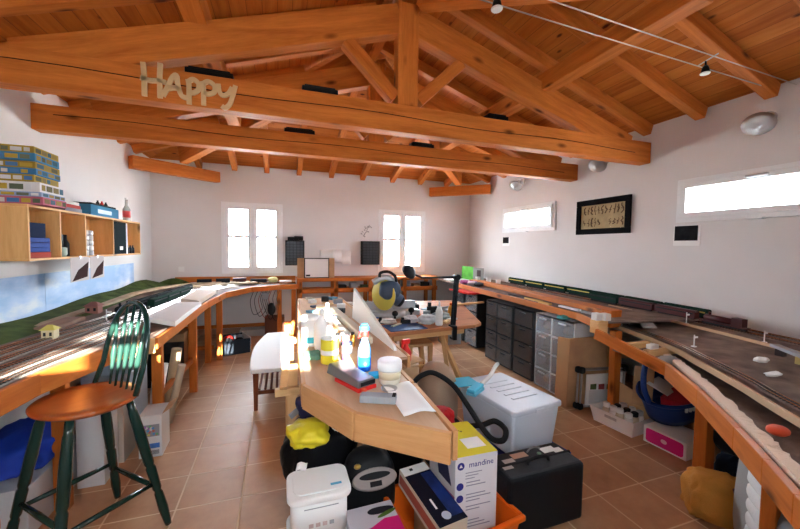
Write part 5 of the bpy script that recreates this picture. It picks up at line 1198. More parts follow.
# ---- below the workbench
t = thing('lidded_tub', 'upper of two stacked white lidded tubs under the workbench', 'tub', (.17, 1.63, .21), 'stacked white tubs')
def rr(x0, x1, y0, y1, r, n=6):
    pts = []
    for cx, cy, a0 in ((x1 - r, y1 - r, 0), (x0 + r, y1 - r, 90), (x0 + r, y0 + r, 180), (x1 - r, y0 + r, 270)):
        for k in range(n + 1): a = radians(a0 + 90 * k / n); pts.append((cx + r * cos(a), cy + r * sin(a)))
    return pts
def tubparts(t, z):
    mb = MB(); mb.prism(rr(.045, .295, 1.54, 1.73, .04), z + .002, z + .175, True); mb.build('tub_body', WHITE, t)
    mb = MB(); mb.prism(rr(.028, .312, 1.522, 1.748, .05), z + .165, z + .196, True); mb.build('lid', WHITE, t, bevel=.008)
    mb = MB(); mb.prism(rr(.055, .285, 1.55, 1.72, .04), z + .196, z + .203, True); mb.build('lid_panel', WHITE, t, bevel=.003)
    mb = MB(); mb.bx(.10, .25, 1.5385, 1.54, z + .135, z + .139); mb.build('printed_line', GREY, t)
    mb = MB(); mb.text('SUPER 10L', .022, .0006, Matrix.Translation((.20, 1.5392, z + .150)) @ Euler((pi / 2, 0, 0)).to_matrix().to_4x4()) if False else None
    for i in range(4): mb = MB(); mb.bx(.12 + .03 * i, .14 + .03 * i, 1.5385, 1.54, z + .05, z + .068); mb.build('printed_symbol', plain('symbol_rose', (.55, .42, .40), .5) if i < 3 else GREY, t)
tubparts(t, .207)
mb = MB(); mb.bx(.22, .27, 1.575, 1.59, .4105, .4115); mb.build('blue_print', plain('print_blue', (.10, .40, .60), .5), t)
mb = MB(); mb.bar((.035, 1.60, .38), (.035, 1.67, .38), .012, .02); mb.build('lid_clip', GREY, t)
t = thing('lidded_tub', 'lower of two stacked white lidded tubs on the floor', 'tub', (.17, 1.63, 0), 'stacked white tubs'); tubparts(t, 0)
mb = MB(); mb.sheet(lambda u, v: (.07 + .05 * u + .01 * v, 1.72 + .03 * v, .414 + .02 * v + .006 * sin(5 * u)), 5, 4, .001); simple('paper_tag', mb, PAPER, 'white paper scrap on the back edge of the upper white tub', 'paper')
BAGB = plain('black_bin_bag', (.006, .006, .007), .28, bump=.25, bscale=14)
soft('bin_bag', (.24, 2.12, .24), (.22, .18, .23), BAGB, 'big glossy black bag behind the white tubs under the workbench', 'bag', .10, 11, .75)
soft('bin_bag', (.70, 2.12, .26), (.18, .20, .26), BAGB, 'second black bag under the right half of the workbench', 'bag', .12, 12, .75)
soft('yellow_bag', (.15, 1.90, .505), (.105, .11, .055), plain('yellow_plastic', (.75, .62, .03), .35), 'crumpled yellow plastic bag on top of the big black bag', 'bag', .14, 13, .8)
soft('navy_bundle', (.20, 2.20, .52), (.10, .10, .07), plain('navy_print', (.03, .03, .09), .7, vary=.6), 'navy patterned bundle behind the yellow bag', 'bundle', .12, 14, .8)
soft('white_bundle', (.32, 1.95, .52), (.05, .05, .05), PAPER, 'small white bundle right of the yellow bag', 'bundle', .15, 15, .8)
mb = MB(); mb.bar((.06, 2.24, .44), (.18, 2.27, .52), .02, .03); simple('metal_strip', mb, GREY, 'grey metal strip poking out beside the trestle', 'strip')
t = thing('vacuum_cleaner', 'black appliance with oval grey panel between tubs and printed boxes', 'vacuum cleaner', (.46, 1.74, 0))
mb = MB(); mb.ell((.455, 1.80, .21), (.14, .11, .21), 28, 16, .03, 2, .7); mb.build('appliance_body', BLACK, t)
mb = MB().at((.452, 1.665, .335), 0, .85); pts = [(.115 * cos(a * pi / 16), .05 * sin(a * pi / 16)) for a in range(32)]; mb.prism(pts, -.02, .012); pn = mb.build('oval_panel', plain('warm_grey', (.30, .26, .24), .4), t, bevel=.006)
mb = MB().at((.452, 1.665, .335), 0, .85); mb.prism([(.08 * cos(a * pi / 16), .012 + .016 * sin(a * pi / 16)) for a in range(32)], .0122, .015); mb.build('handle_slot', BLACKM, t)
mb = MB().at((.452, 1.665, .335), 0, .85); mb.bx(-.03, .03, -.035, -.012, .0122, .015); mb.build('dark_label', BLACKM, t)
mb = MB(); mb.ell((.37, 1.70, .392), (.018, .014, .012), 12, 8); mb.build('brass_knob', plain('brass', (.55, .36, .08), .3, .8), t)
# printed boxes
def text_on(t, name, string, size, m, loc, rot):
    mb = MB(); mb.text(string, size, .0004, Matrix.Translation(loc) @ Euler(rot).to_matrix().to_4x4()); return mb.build(name, m, t)
t = thing('magenta_box', 'white and magenta box with a leaf mark before the vacuum cleaner', 'box', (0, 0, 0))
mb = MB(); mb.bx(-.115, .115, -.14, .14, 0, .245); mb.build('carton', plain('carton_lilac', (.62, .58, .62), .5), t, bevel=.002)
mb = MB(); mb.prism([(-.116, -.141), (.116, -.141), (.116, .03), (.05, .035), (-.02, .0), (-.116, -.03)], .2452, .2458); mb.build('magenta_panel', plain('magenta', (.72, .02, .20), .5), t)
mb = MB(); mb.bx(-.116, .116, -.1412, -.1402, 0, .245); mb.build('magenta_panel', plain('magenta', (.72, .02, .20), .5), t)
mb = MB(); mb.prism([(.035 + .065 * cos(a * pi / 12) * (1 + .2 * cos(a * pi / 12)), .09 + .022 * sin(a * pi / 12)) for a in range(24)], .2452, .2458); mb.build('dark_mark', plain('mark_dark', (.02, .02, .03), .5), t)
mb = MB(); mb.prism([(.07 + .05 * cos(a * pi / 8) , .062 + .012 * sin(a * pi / 8) + .3 * (.05 * cos(a * pi / 8))) for a in range(16)], .2459, .2463); mb.build('green_leaf', plain('leaf', (.10, .20, .03), .5), t)
text_on(t, 'lettering', 'Hewa', .036, plain('letter_grey', (.45, .45, .42), .5), (.03, .09, .2466), (0, 0, 0)) if False else None
place(t, (.41, 1.475, 0), .03)
cr = thing('plastic_crate', 'orange plastic crate holding printed boxes on the floor', 'crate', (0, 0, 0))
ORANGE = plain('bright_orange', (.78, .13, .01), .4)
open_box(cr, 'crate_body', -.235, .235, -.20, .20, 0, .20, ORANGE, .008, .03)
mb = MB(); mb.bx(-.285, .285, -.245, -.222, .178, .205); mb.bx(-.285, .285, .222, .245, .178, .205); mb.bx(-.285, -.262, -.222, .222, .178, .205); mb.bx(.262, .285, -.222, .222, .178, .205); mb.build('rim', ORANGE, cr, bevel=.006)
place(cr, (.815, 1.56, 0), .15)
t = thing('printed_box', 'tall white box with yellow top standing in the orange crate', 'box', (0, 0, 0))
w, d, h0, h1 = .115, .155, 0, .43
WB = plain('box_white', (.74, .73, .76), .45)
mb = MB(); mb.bx(-w, w, -d, d, 0, h1); mb.build('carton', WB, t, bevel=.002)
mb = MB(); mb.bx(-w, w, -d, d, h1 + .0002, h1 + .001); mb.build('yellow_top', plain('box_yellow', (.66, .58, .02), .45), t)
mb = MB(); mb.bx(-.02, .085, -.10, -.01, h1 + .0012, h1 + .0018); mb.build('white_label', PAPER, t)
mb = MB(); mb.add([(-w - .0006, -d, .0), (-w - .0006, .05, .0), (-w - .0006, .05, .20), (-w - .0006, -d, .24)], [(0, 1, 2, 3)]); mb.build('mauve_panel', plain('mauve', (.35, .10, .30), .5), t)
mb = MB(); mb.add([(-w - .0008, -.12, .27), (-w - .0008, .03, .25), (-w - .0008, .09, .40), (-w - .0008, -.05, .40)], [(0, 1, 2, 3)]); mb.build('dark_picture', plain('pic_navy', (.03, .03, .08), .5), t)
INK = plain('print_navy', (.03, .03, .22), .5); INKG = plain('print_midgrey', (.30, .30, .36), .6)
text_on(t, 'brand_lettering', 'mandine', .040, INK, (.025, -d - .0006, .385), (pi / 2, 0, 0))
def disc(t, name, m, x, z, r, y, tri=False):
    mb = MB(); mb.add([(x + r * cos(a * 2 * pi / (3 if tri else 18) + pi / 2), y, z + r * sin(a * 2 * pi / (3 if tri else 18) + pi / 2)) for a in range(3 if tri else 18)], [tuple(range(3 if tri else 18))]); return mb.build(name, m, t)
disc(t, 'logo_disc', INK, -.085, .385, .019, -d - .0006); disc(t, 'logo_triangle', WB, -.085, .384, .011, -d - .0011, True)
for i, z in enumerate((.285, .225, .165, .095)):
    disc(t, 'printed_icon', INK if i != 2 else INKG, -.088, z, .019 if i != 2 else .010, -d - .0006)
    for k in range(2 if i % 2 == 0 else 3):
        mb = MB(); mb.bx(-.055, .02 + .03 * ((i + k) % 3), -d - .0008, -d - .0002, z + .012 - .016 * k, z + .017 - .016 * k); mb.build('text_line', INKG, t)
for k in range(3): mb = MB(); mb.bx(-.06, .03 - .02 * k, -d - .0008, -d - .0002, .345 - .014 * k, .349 - .014 * k); mb.build('text_line', INKG, t)
mb = MB(); mb.bx(-.105, -.065, -d - .0008, -d - .0002, .02, .045); mb.build('barcode', INKG, t)
mb = MB(); mb.bx(.065, .10, -d - .0008, -d - .0002, .03, .042); mb.build('red_print', plain('print_red', (.5, .05, .06), .5), t)
mb = MB(); mb.prism([(-.06 + .022 * cos(a * pi / 9), .08 + .022 * sin(a * pi / 9)) for a in range(18)], h1 + .0012, h1 + .0018); mb.build('logo_disc', plain('logo_dark', (.05, .05, .03), .5), t)
text_on(t, 'top_lettering', 'mandine', .030, plain('logo_dark', (.05, .05, .03), .5), (-.01, .085, h1 + .0016), (0, 0, -.6))
place(t, (.905, 1.60, .075), -.02)
mb = MB(); mb.bx(.80, 1.03, 1.50, 1.74, .009, .074); simple('low_carton', mb, CARDD, 'low carton under the tall white and yellow box in the crate', 'box')
t = thing('printed_box', 'flat black and blue printed box leaning in the orange crate', 'box', (0, 0, 0))
mb = MB(); mb.bx(-.075, .075, -.19, .19, -.09, 0); mb.build('carton', plain('box_cream', (.58, .50, .40), .5), t, bevel=.002)
mb = MB(); mb.bx(-.074, .074, -.19, .13, .0004, .001); mb.build('black_face', plain('face_black', (.008, .010, .02), .25), t)
mb = MB(); mb.bx(.01, .072, -.16, .12, .0012, .0016); mb.build('blue_pattern', plain('pattern_blue', (.012, .03, .16), .3, vary=.6), t)
mb = MB(); mb.bx(-.073, .074, .132, .189, .0004, .001); mb.build('white_end', PAPER, t)
mb = MB(); mb.bx(-.03, -.012, .155, .172, .0012, .0016); mb.build('black_square', BLACKM, t)
mb = MB(); mb.prism([(-.01 + .022 * cos(a * pi / 9), -.145 + .022 * sin(a * pi / 9)) for a in range(18)], .0018, .0022); mb.build('round_logo', plain('logo_silver', (.50, .58, .68), .4), t)
mb = MB(); mb.bx(-.036, -.026, -.10, -.04, .0012, .0016); mb.build('white_lettering', PAPER, t)
mb = MB(); mb.bx(-.0756, -.0752, -.18, .18, -.07, -.02); mb.build('side_stripe', plain('stripe_rust', (.35, .08, .05), .5), t)
place(t, (.685, 1.495, .335), .14, .10)
mb = MB(); mb.bx(.65, .76, 1.42, 1.62, .0095, .20); simple('inner_carton', mb, CARDD, 'carton beneath the black and blue box in the crate', 'box')
# black flight case
t = thing('flight_case', 'black hard case with stickers standing on the tiles', 'case', (0, 0, 0))
CASE = plain('case_black', (.010, .011, .014), .45, bump=.15, bscale=250)
mb = MB(); mb.bx(-.25, .25, -.115, .115, .004, .33); mb.build('case_shell', CASE, t, bevel=.022, seg=3)
mb = MB(); mb.bx(-.252, .252, -.006, .006, .02, .333); mb.build('seam_band', BLACKM, t)
mb = MB(); mb.tube(smooth_path([(-.07, -.03, .33), (-.06, -.03, .352), (0, -.03, .36), (.06, -.03, .352), (.07, -.03, .33)], 5), .009, 8); mb.build('carry_handle', BLACKM, t)
for i, (x, y, a, b, m) in enumerate(((.14, .05, .045, .025, PAPER), (.19, .03, .03, .02, PAPER), (-.15, .03, .035, .016, plain('sticker_grey', (.45, .42, .40), .5)), (-.19, -.02, .03, .012, plain('sticker_grey', (.45, .42, .40), .5)), (-.06, .055, .05, .022, plain('sticker_tan', (.45, .28, .20), .5)))):
    mb = MB(); mb.bx(x - a, x + a, y - b, y + b, .3302, .3312); mb.build('sticker', m, t)
mb = MB(); mb.cyl((.06, .03, .329), (.06, .03, .336), .012); mb.build('round_lock', plain('lock_green', (.12, .22, .14), .4, .5), t)
mb = MB(); mb.tube(smooth_path([(.0, .06, .336), (.03, .07, .345), (.07, .08, .342), (.10, .07, .336)], 5), .005, 6); mb.build('cable_tie', GREY, t)
place(t, (1.345, 1.565, 0), .02)
# white storage tub on a blue one
sc = thing('storage_tub', 'large white storage tub with ribbed lid in the middle of the floor', 'storage tub', (0, 0, 0))
TUBW = plain('tub_bluish_white', (.66, .74, .84), .35)
mb = MB()
a0, b0, a1, b1 = .20, .27, .225, .30
vs_ = [(-a0, -b0, .155), (a0, -b0, .155), (a0, b0, .155), (-a0, b0, .155), (-a1, -b1, .45), (a1, -b1, .45), (a1, b1, .45), (-a1, b1, .45)]
mb.add(vs_, [(3, 2, 1, 0), (4, 5, 6, 7), (0, 1, 5, 4), (1, 2, 6, 5), (2, 3, 7, 6), (3, 0, 4, 7)]); mb.build('tub_body', TUBW, sc, bevel=.02, seg=3)
mb = MB(); mb.prism(rr(-.24, .24, -.315, .315, .03), .445, .482, True); ld = mb.build('lid', TUBW, sc, bevel=.010, seg=3)
for i in range(5): mb = MB(); mb.bx(-.09, .15, -.16 + .075 * i, -.135 + .075 * i, .482, .4865); mb.build('lid_rib', TUBW, ld, bevel=.003)
mb = MB(); mb.bx(-.04, .04, -.322, -.312, .445, .470); mb.build('lid_latch', TUBW, sc, bevel=.004)
place(sc, (1.555, 2.12, 0), .13); sc.scale = (.92, .96, 1)
t = thing('blue_crate', 'dark blue tray beneath the large white storage tub', 'crate', (0, 0, 0))
open_box(t, 'crate_body', -.20, .20, -.30, .30, 0, .15, plain('royal_blue', (.012, .03, .30), .4), .008, .03); place(t, (1.56, 2.08, 0), .16)
t = thing('hand_brush', 'white and cyan hand brush lying on the white storage tub', 'brush', (1.4, 2.3, .483))
mb = MB(); mb.tube(smooth_path([(1.385, 2.19, .512), (1.45, 2.24, .515), (1.54, 2.30, .53), (1.63, 2.38, .555), (1.69, 2.43, .56)], 5), [.012] * 4 + [.011] * 9 + [.012, .014, .017, .019, .019, .017, .012, .006], 8) if False else mb.tube(smooth_path([(1.385, 2.19, .512), (1.45, 2.24, .515), (1.54, 2.30, .53), (1.63, 2.38, .555), (1.69, 2.43, .56)], 5), .016, 8); mb.build('handle', WHITE, t)
mb = MB().at((1.31, 2.14, .515), .62); mb.bx(-.085, .085, -.03, .03, -.012, .014); mb.build('brush_back', plain('cyan_plastic', (.10, .55, .78), .4), t, bevel=.008)
mb = MB().at((1.31, 2.14, .50), .62); mb.bx(-.08, .08, -.034, .034, -.016, .004); mb.build('bristles', plain('cyan_bristle', (.20, .62, .82), .7, bump=.6, bscale=300), t)
mb = MB(); mb.bx(1.20, 1.42, 2.25, 2.42, .483, .489); simple('cyan_dustpan', mb, plain('cyan_plastic', (.10, .55, .78), .4), 'thin cyan dustpan under the hand brush', 'dustpan', bevel=.003)
# brown drum with black strap and hose, red bits
t = thing('canvas_sack', 'beige rounded canvas sack right of the workbench', 'sack', (1.15, 2.42, 0))
mb = MB(); mb.ell((1.165, 2.47, .30), (.145, .19, .31), 30, 18, .025, 5, .8); mb.build('sack_body', plain('beige_canvas', (.42, .29, .20), .85, bump=.2, bscale=120), t)
mb = MB(); mb.tube(smooth_path([(.86, 2.20, .58), (.92, 2.19, .63), (1.0, 2.17, .645), (1.08, 2.05, .60), (1.11, 1.9, .52), (1.14, 1.80, .44), (1.18, 1.73, .385), (1.25, 1.72, .372), (1.29, 1.76, .41), (1.27, 1.84, .425), (1.22, 1.90, .38), (1.12, 1.93, .37)], 8), .017, 10); simple('vacuum_hose', mb, BLACKM, 'black flexible hose looped between yellow box and white tub', 'hose')
soft('black_holdall', (1.05, 2.07, .18), (.13, .14, .17), BLACKM, 'black cloth holdall between workbench and white storage tub', 'bag', .08, 16, .7)
soft('red_cloth', (.98, 1.98, .43), (.07, .08, .06), plain('deep_red', (.42, .012, .015), .6), 'deep red bundle behind the yellow topped box', 'bundle', .1, 17, .8)
mb = MB(); mb.at((.84, 2.57, .0), .2, 0, 0); mb.bx(-.14, .14, -.14, .14, 0, .60); mb.bx(-.16, -.02, -.20, -.14, .59, .60); o = simple('open_carton', mb, CARD, 'brown carton standing right behind the workbench edge', 'box')
mb = MB(); mb.at((.86, 2.52, .601), .25, 0, -.12); mb.bx(-.17, .16, -.12, .18, .02, .03); simple('cardboard_flap', mb, plain('light_cardboard', (.60, .37, .19), .8), 'light cardboard flap on the brown carton by the workbench', 'cardboard')
mb = MB(); mb.at((.76, 2.05, .60), .4, .3, .5); mb.bx(-.06, .06, -.05, .05, 0, .008); simple('orange_card', mb, plain('peach_card', (.62, .32, .17), .7), 'small peach card beside the red spray bottle', 'card')
# ---- mitre saw bench
sb_ = thing('saw_bench', 'reddish plank bench carrying the mitre saw near the back', 'workbench', (1.5, 3.9, 0))
W_RX = wood('reddish_plank', (.48, .20, .085), (.32, .11, .04), 0, .45)
mb = MB(); mb.prism([(.92, 3.02), (1.90, 3.14), (2.02, 3.22), (2.50, 4.55), (2.44, 4.72), (.95, 4.9)], .685, .72); mb.build('plank_top', W_RX, sb_, bevel=.004)
for p, q in (((1.66, 3.45, .684), (1.76, 3.40, 0)), ((1.70, 3.75, .684), (1.92, 3.42, 0)), ((1.60, 4.0, .684), (1.74, 4.12, 0)), ((1.05, 3.3, .684), (.98, 3.2, 0)), ((1.05, 4.6, .684), (1.0, 4.7, 0)), ((2.25, 4.5, .684), (2.30, 4.6, 0))):
    beam('leg', q, p, .06, .045, W_PX, sb_)
beam('apron', (1.0, 3.10, .655), (1.80, 3.20, .655), .03, .06, W_PX, sb_)
ms = thing('mitre_saw', 'grey blue mitre saw with yellow blade guard on the plank bench', 'mitre saw', (1.2, 3.8, .72))
SAWB = plain('saw_blue_grey', (.055, .075, .115), .4); ALU = plain('cast_alloy', (.48, .49, .50), .4, .6); YG = plain('guard_yellow', (.62, .52, .10), .35)
mb = MB(); mb.lathe([(.15, 0), (.16, .01), (.16, .045), (.14, .055)], (1.20, 3.80, .721), 28); mb.build('turntable', ALU, ms)
mb = MB(); mb.bx(.94, 1.50, 3.76, 3.86, .721, .775); mb.build('saw_base', ALU, ms, bevel=.006)
mb = MB(); mb.bx(.95, 1.16, 3.855, 3.875, .775, .85); mb.build('fence', ALU, ms, bevel=.004); mb = MB(); mb.bx(1.26, 1.49, 3.855, 3.875, .775, .85); mb.build('fence', ALU, ms, bevel=.004)
mb = MB(); mb.bx(1.15, 1.27, 3.87, 4.02, .73, .93); mb.build('pivot_post', ALU, ms, bevel=.012)
axd = Vector((.85, .52, 0)).normalized()
c = Vector((1.14, 3.74, .93)); 
mb = MB(); mb.cyl(c - axd * .003, c + axd * .003, .135, n=40); mb.build('saw_blade', STEEL, ms)
pts = [c + (Vector((-.52, .85, 0)).normalized() * cos(a) + V(0, 0, 1) * sin(a)) * .128 for a in [radians(100 + 14 * i) for i in range(17)]]
mb = MB(); mb.lathe([(.145, -.014), (.15, -.008), (.15, .008), (.145, .014)], (0, 0, 0), 36)
R_ = axd.to_track_quat('Z', 'Y').to_matrix().to_4x4(); R_.translation = c - axd * .012
mb = MB(); mb.M = R_; mb.lathe([(.02, -.006), (.138, -.006), (.142, 0), (.138, .006)], (0, 0, 0), 36); mb.build('blade_guard', YG, ms)
side = Vector((.95, -.32, 0)); e0 = c - axd * .035
mb = MB(); mb.ell(e0 + side * .075 + V(0, 0, .045), (.095, .07, .085), 22, 14, .05, 3, .7); mb.build('gear_housing', SAWB, ms)
mb = MB(); mb.tube([e0 + side * .05 + V(0, 0, .03), e0 + side * .17 + V(0, .02, -.055)], [.050, .060], 16); mb.build('motor_barrel', SAWB, ms)
mb = MB(); mb.tube([e0 + side * .17 + V(0, .02, -.055), e0 + side * .195 + V(0, .024, -.072)], [.058, .045], 16); mb.build('motor_cap', BLACK, ms)
mb = MB(); mb.tube(smooth_path([e0 - side * .07 + V(0, .02, .11), e0 + side * .0 + V(0, .02, .15), e0 + side * .08 + V(0, .02, .145), e0 + side * .13 + V(0, .02, .09)], 5), .028, 12); mb.build('top_cover', ALU, ms)
mb = MB(); mb.tube(smooth_path([e0 + side * -.02 + V(0, 0, .16), e0 + side * -.01 + V(0, 0, .20), e0 + side * .06 + V(0, 0, .21), e0 + side * .12 + V(0, 0, .17), e0 + side * .13 + V(0, 0, .12)], 6), .014, 8); mb.build('handle', BLACK, ms)
for i, p in enumerate(((1.36, 3.62, .80), (1.20, 3.60, .78))):
    mb = MB(); mb.cyl((p[0], p[1], .722), p, .010); mb.ell(p, (.028, .028, .026), 14, 10); mb.build('clamp_knob', BLACK, ms)
ms.scale = (1.22, 1.22, 1.22); ms.location.x = 1.17
# black jointed lamp
al = thing('jointed_lamp', 'black jointed arm lamp clamped to the front of the plank bench', 'lamp', (1.63, 3.15, .72))
LB = plain('lamp_black', (.012, .012, .014), .4)
mb = MB(); mb.bx(1.60, 1.65, 3.06, 3.15, .7205, .74); mb.bx(1.605, 1.645, 3.045, 3.075, .60, .74); mb.bx(1.605, 1.645, 3.045, 3.13, .60, .62); mb.build('clamp', LB, al, bevel=.004)
mb = MB(); mb.cyl((1.625, 3.105, .62), (1.625, 3.105, .683), .008); mb.build('clamp_screw', STEEL, al)
for dx in (-.014, .014):
    mb = MB(); mb.bar((1.63 + dx, 3.11, .74), (1.665 + dx, 3.12, 1.215), .02, .018); mb.build('lower_arm', LB, al)
    mb = MB(); mb.bar((1.665, 3.12 + dx, 1.215), (1.33, 3.20 + dx, 1.205), .02, .018); mb.build('upper_arm', LB, al)
mb = MB(); mb.cyl((1.665, 3.085, 1.215), (1.665, 3.155, 1.215), .028, n=16); mb.build('elbow_joint', LB, al)
mb = MB(); mb.bar((1.33, 3.2, 1.205), (1.24, 3.22, 1.24), .02, .02); mb.build('head_bracket', LB, al)
mb = MB().at((1.20, 3.22, 1.265), .3, .95, .25); mb.lathe([(.02, .04), (.05, .035), (.072, .015), (.078, -.012), (.066, -.016)], (0, 0, 0), 28); mb.build('lamp_head', LB, al)
# clutter on the saw bench
board('cutting_mat', [(.97, 3.06), (1.36, 3.10), (1.34, 3.36), (.96, 3.34)], .7205, .006, plain('mat_blue', (.015, .05, .16), .6), 'dark blue cutting mat on the front of the plank bench', 'mat')
lathe_thing('white_bottle', 'white squeeze bottle standing beside the lamp clamp', 'bottle', 1.53, 3.22, .72, [('bottle_body', [(.034, 0), (.037, .01), (.037, .14), (.018, .19)], WHITE), ('nozzle', [(.012, .19), (.006, .245)], WHITE)])
lathe_thing('orange_bottle', 'orange bottle behind the white squeeze bottle on the plank bench', 'bottle', 1.86, 3.60, .72, [('bottle_body', [(.034, 0), (.036, .01), (.036, .10), (.018, .13)], plain('orange_liquid', (.70, .30, .03), .35)), ('cap', [(.02, .13), (.02, .155), (.015, .16)], ORANGE)])
rn = random.Random(33)
cl = [((1.44, 3.32), (.09, .07, .05), (.62, .66, .66), 'crumpled white tissue beside the white squeeze bottle', 'tissue'), ((1.30, 3.42), (.07, .06, .04), (.60, .62, .62), 'white rag on the plank bench before the saw', 'rag'), ((1.05, 3.42), (.08, .05, .03), (.60, .56, .50), 'pale rag left of the mitre saw base', 'rag'), ((1.68, 3.5), (.10, .07, .04), (.30, .36, .36), 'grey green cloth on the plank bench right of the saw', 'cloth')]
for i, (p, r, c_, lb, ct) in enumerate(cl): soft(ct, (p[0], p[1], .72 + r[2] * .9), r, plain('rag_%d' % i, c_, .8), lb, ct, .16, 20 + i, .8)
for i in range(14):
    x = .95 + (i % 4) * .2 + rn.uniform(-.03, .03); y = 4.10 + (i // 4) * .2 + rn.uniform(-.03, .03); h = rn.uniform(.02, .10)
    mb = MB().at((x, y, .7205), rn.uniform(-.6, .6)); mb.bx(-.07, .07, -.045, .045, 0, h)
    c_ = [(.02, .02, .025), (.55, .53, .50), (.06, .09, .16), (.30, .30, .31), (.45, .25, .10), (.65, .64, .62), (.03, .05, .04)][i % 7]
    simple('parts_box', mb, plain('bench_clutter_%d' % (i % 7), c_, .6), '%s %s box behind the mitre saw on the plank bench' % (['front', 'second', 'third', 'back'][i // 4], ['black', 'ivory', 'navy', 'grey', 'brown', 'white', 'dark green'][i % 7]), 'box', 'boxes behind the mitre saw', bevel=.004)
mb = MB().at((1.88, 4.05, .7205), .4); mb.bx(-.16, .16, -.12, .12, 0, .015); mb.bx(-.16, .16, -.12, -.11, .015, .05); simple('grey_tray', mb, plain('tray_grey', (.22, .24, .25), .5), 'dark grey tray on the plank bench behind the orange bottle', 'tray')
mb = MB(); mb.bar((2.25, 4.25, .735), (2.75, 4.35, .735), .05, .02); simple('pine_batten', mb, W_PX, 'pale batten sticking out from the right end of the plank bench', 'batten')
# stool under the saw bench
t = thing('wooden_stool', 'small pale wooden stool tucked below the plank bench', 'stool', (1.58, 3.62, 0))
mb = MB(); mb.prism(rr(1.30, 1.62, 3.50, 3.84, .06), .425, .455); mb.build('seat', W_PX, t, bevel=.006)
for x, y in ((1.34, 3.54), (1.58, 3.54), (1.34, 3.80), (1.58, 3.80)): mb = MB(); mb.taper(x, y, 0, .425, .03, .03, .045, .045); mb.build('leg', W_PZ, t)
for y in (3.54, 3.80): beam('stretcher', (1.34, y, .20), (1.58, y, .20), .02, .03, W_PX, t)
# boxes below the saw bench and far deck
for i, (x, y, w, d, h, m, lb) in enumerate(((1.25, 4.4, .35, .3, .34, CARD, 'brown carton under the plank bench'), (1.05, 3.75, .28, .3, .22, plain('bright_red_box', (.35, .05, .04), .6), 'dull red box under the plank bench'), (2.30, 5.6, .45, .35, .42, WHITE, 'white carton standing before the far baseboard'), (1.75, 5.8, .4, .3, .5, GREY, 'grey crate below the far baseboard'), (.75, 5.85, .40, .3, .55, plain('pale_blue_box', (.42, .50, .55), .6), 'pale blue box below the far baseboard'), (1.25, 5.85, .35, .3, .45, CARDD, 'darker brown carton below the far baseboard'), (2.55, 4.98, .28, .26, .20, clear('clear_box', (.7, .75, .8), .45), 'clear storage box on the floor before the corner towers'))):
    mb = MB(); mb.bx(x - w / 2, x + w / 2, y - d / 2, y + d / 2, 0, h); simple('storage_box', mb, m, lb, 'box', bevel=.006)
# ---- things on the floor under the left baseboard
t = thing('photo_paper_box', 'tall white carton with colour picture panel on the floor by the left leg', 'box', (0, 0, 0))
mb = MB(); mb.bx(-.07, .07, -.15, .06, 0, .30); mb.build('carton', plain('carton_white', (.74, .73, .70), .6), t, bevel=.002)
mb = MB(); mb.bx(-.056, .056, -.1512, -.1502, .15, .235); pm = mb.build('picture_panel', None or plain('picture_mix', (.30, .30, .32), .5), t)
rn = random.Random(9)
for i in range(22):
    x = rn.uniform(-.05, .05); z = rn.uniform(.157, .228); mb = MB(); mb.add([(x + .009 * cos(a * pi / 4), -.1516 - i * .00004, z + .009 * sin(a * pi / 4)) for a in range(8)], [tuple(range(8))]); mb.build('picture_dot', plain('dot_%d' % (i % 6), [(.55, .15, .12), (.10, .30, .55), (.60, .50, .12), (.15, .40, .18), (.65, .60, .58), (.35, .15, .40)][i % 6], .5), t)
mb = MB(); mb.bx(-.056, .056, -.1512, -.1502, .065, .10); mb.build('blue_band', plain('band_blue', (.08, .20, .55), .5), t)
for i in range(9): mb = MB(); mb.bx(.0 + .006 * i, .003 + .006 * i, -.1512, -.1502, .02, .05); mb.build('barcode_line', BLACKM, t)
mb = MB(); mb.add([(.07, -.15, .30), (.07, .06, .30), (.13, .07, .33), (.13, -.15, .34)], [(0, 1, 2, 3)]); mb.build('open_flap', CARD, t)
place(t, (-.865, 2.995, 0), .03)
for i, (x, y, L, a, m, lb) in enumerate(((-.95, 3.25, .55, .16, PAPER, 'rolled white paper leaning behind the picture carton'), (-.88, 3.35, .50, .22, plain('roll_beige', (.55, .45, .32), .7), 'beige cardboard roll leaning behind the picture carton'), (-1.0, 3.38, .58, .10, WHITE, 'white tube standing behind the picture carton'), (-.93, 3.5, .60, .15, plain('roll_tan', (.48, .34, .20), .7), 'tan strip bundle leaning under the left baseboard'))):
    mb = MB(); mb.cyl((x, y, .012), (x + L * a, y - L * .05, L), .022 + .006 * i); simple('paper_roll', mb, m, lb, 'roll', 'rolls under the left baseboard')
for i, (x, y, w, d, h, m, lb) in enumerate(((-1.10, 2.70, .14, .2, .44, plain('white_carton', (.66, .65, .64), .7), 'white carton beneath the left baseboard behind the stool'), (-1.10, 2.93, .18, .2, .40, plain('cream_carton', (.55, .48, .40), .7), 'cream carton with stripes behind the stool legs'), (-1.25, 3.4, .3, .4, .5, plain('pale_blue_carton', (.45, .50, .56), .7), 'pale blue carton deep under the left baseboard'), (-1.25, 4.5, .35, .5, .35, BLACKM, 'black crate under the far part of the left baseboard'), (-1.38, 2.50, .36, .56, .265, plain('white_crate', (.60, .60, .62), .6), 'white crate below the blue cloth at the left edge'), (-1.25, 5.0, .3, .3, .42, CARDD, 'brown carton under the left baseboard near the far corner'))):
    mb = MB(); mb.bx(x - w / 2, x + w / 2, y - d / 2, y + d / 2, 0, h); o = simple('carton', mb, m, lb, 'box', bevel=.004)
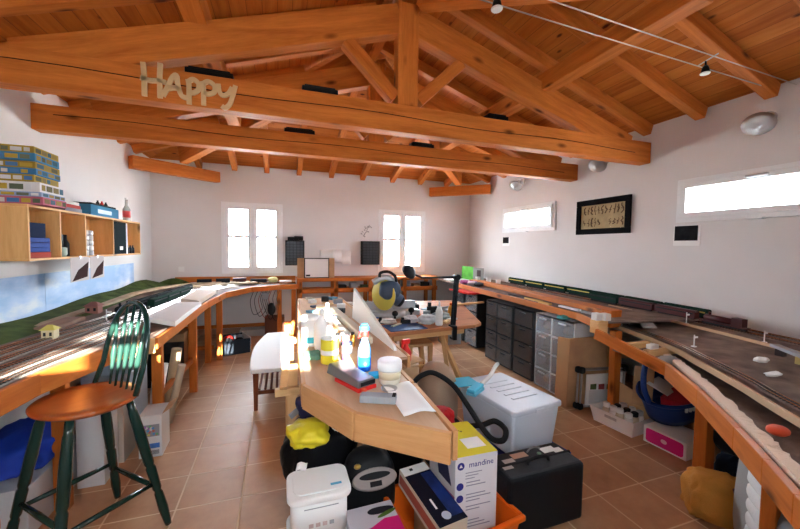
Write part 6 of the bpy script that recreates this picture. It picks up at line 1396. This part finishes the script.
mb = MB(); mb.at((-1.35, 2.50, .37), .2); mb.ell((0, 0, 0), (.17, .26, .10), 36, 20, .14, 30, .8); simple('blue_cloth', mb, plain('royal_cloth', (.015, .05, .38), .7), 'bright blue cloth heap on a white crate under the left baseboard', 'cloth')
soft('green_bundle', (-1.24, 2.60, .33), (.05, .05, .06), plain('emerald', (.02, .32, .16), .6), 'small green bundle beside the blue cloth heap', 'bundle', .1, 31, .8)
mb = MB(); mb.bx(-1.60, -1.30, 2.02, 2.05, 0, .14); mb.bx(-1.60, -1.30, 2.18, 2.21, 0, .14); mb.bx(-1.60, -1.57, 2.05, 2.18, 0, .14); mb.bx(-1.33, -1.30, 2.05, 2.18, 0, .14); simple('wooden_crate', mb, W_PX, 'low open wooden crate on the floor at the left edge', 'crate')

rn = random.Random(51)
spots = [(1.00, 3.42), (1.04, 3.55), (1.42, 3.42), (1.50, 3.55), (1.60, 3.70), (1.72, 3.82), (1.10, 3.30), (1.22, 3.36), (1.66, 3.30), (1.78, 3.42), (.98, 3.68), (1.90, 3.75), (1.56, 4.0), (1.42, 3.30)]
kinds = [('black clamp', BLACKM, (.05, .02, .03)), ('pale wooden offcut', W_PX, (.07, .018, .018)), ('white plastic offcut', WHITE, (.06, .03, .012)), ('blue driver', plain('driver_blue', (.02, .08, .30), .4), (.06, .013, .013)), ('grey battery', GREY, (.04, .03, .04)), ('black drill', BLACKM, (.06, .025, .06)), ('ivory strip', plain('ivory', (.62, .56, .42), .6), (.08, .015, .010))]
for i, (x, y) in enumerate(spots):
    nm, m, (a, b, h) = kinds[i % 7]
    mb = MB().at((x, y, .7215), rn.uniform(-.8, .8)); mb.bx(-a, a, -b, b, 0, h * 1.4)
    if nm in ('black clamp', 'black drill'): mb.bx(-a * .9, -a * .3, -b * .7, b * .7, h * 1.4, h * 2.2)
    simple(nm.split()[-1] if 'off' not in nm else 'offcut', mb, m, '%s lying around the mitre saw, %s from the front left' % (nm, ords[i]), 'tool', 'tools around the mitre saw', bevel=.004)
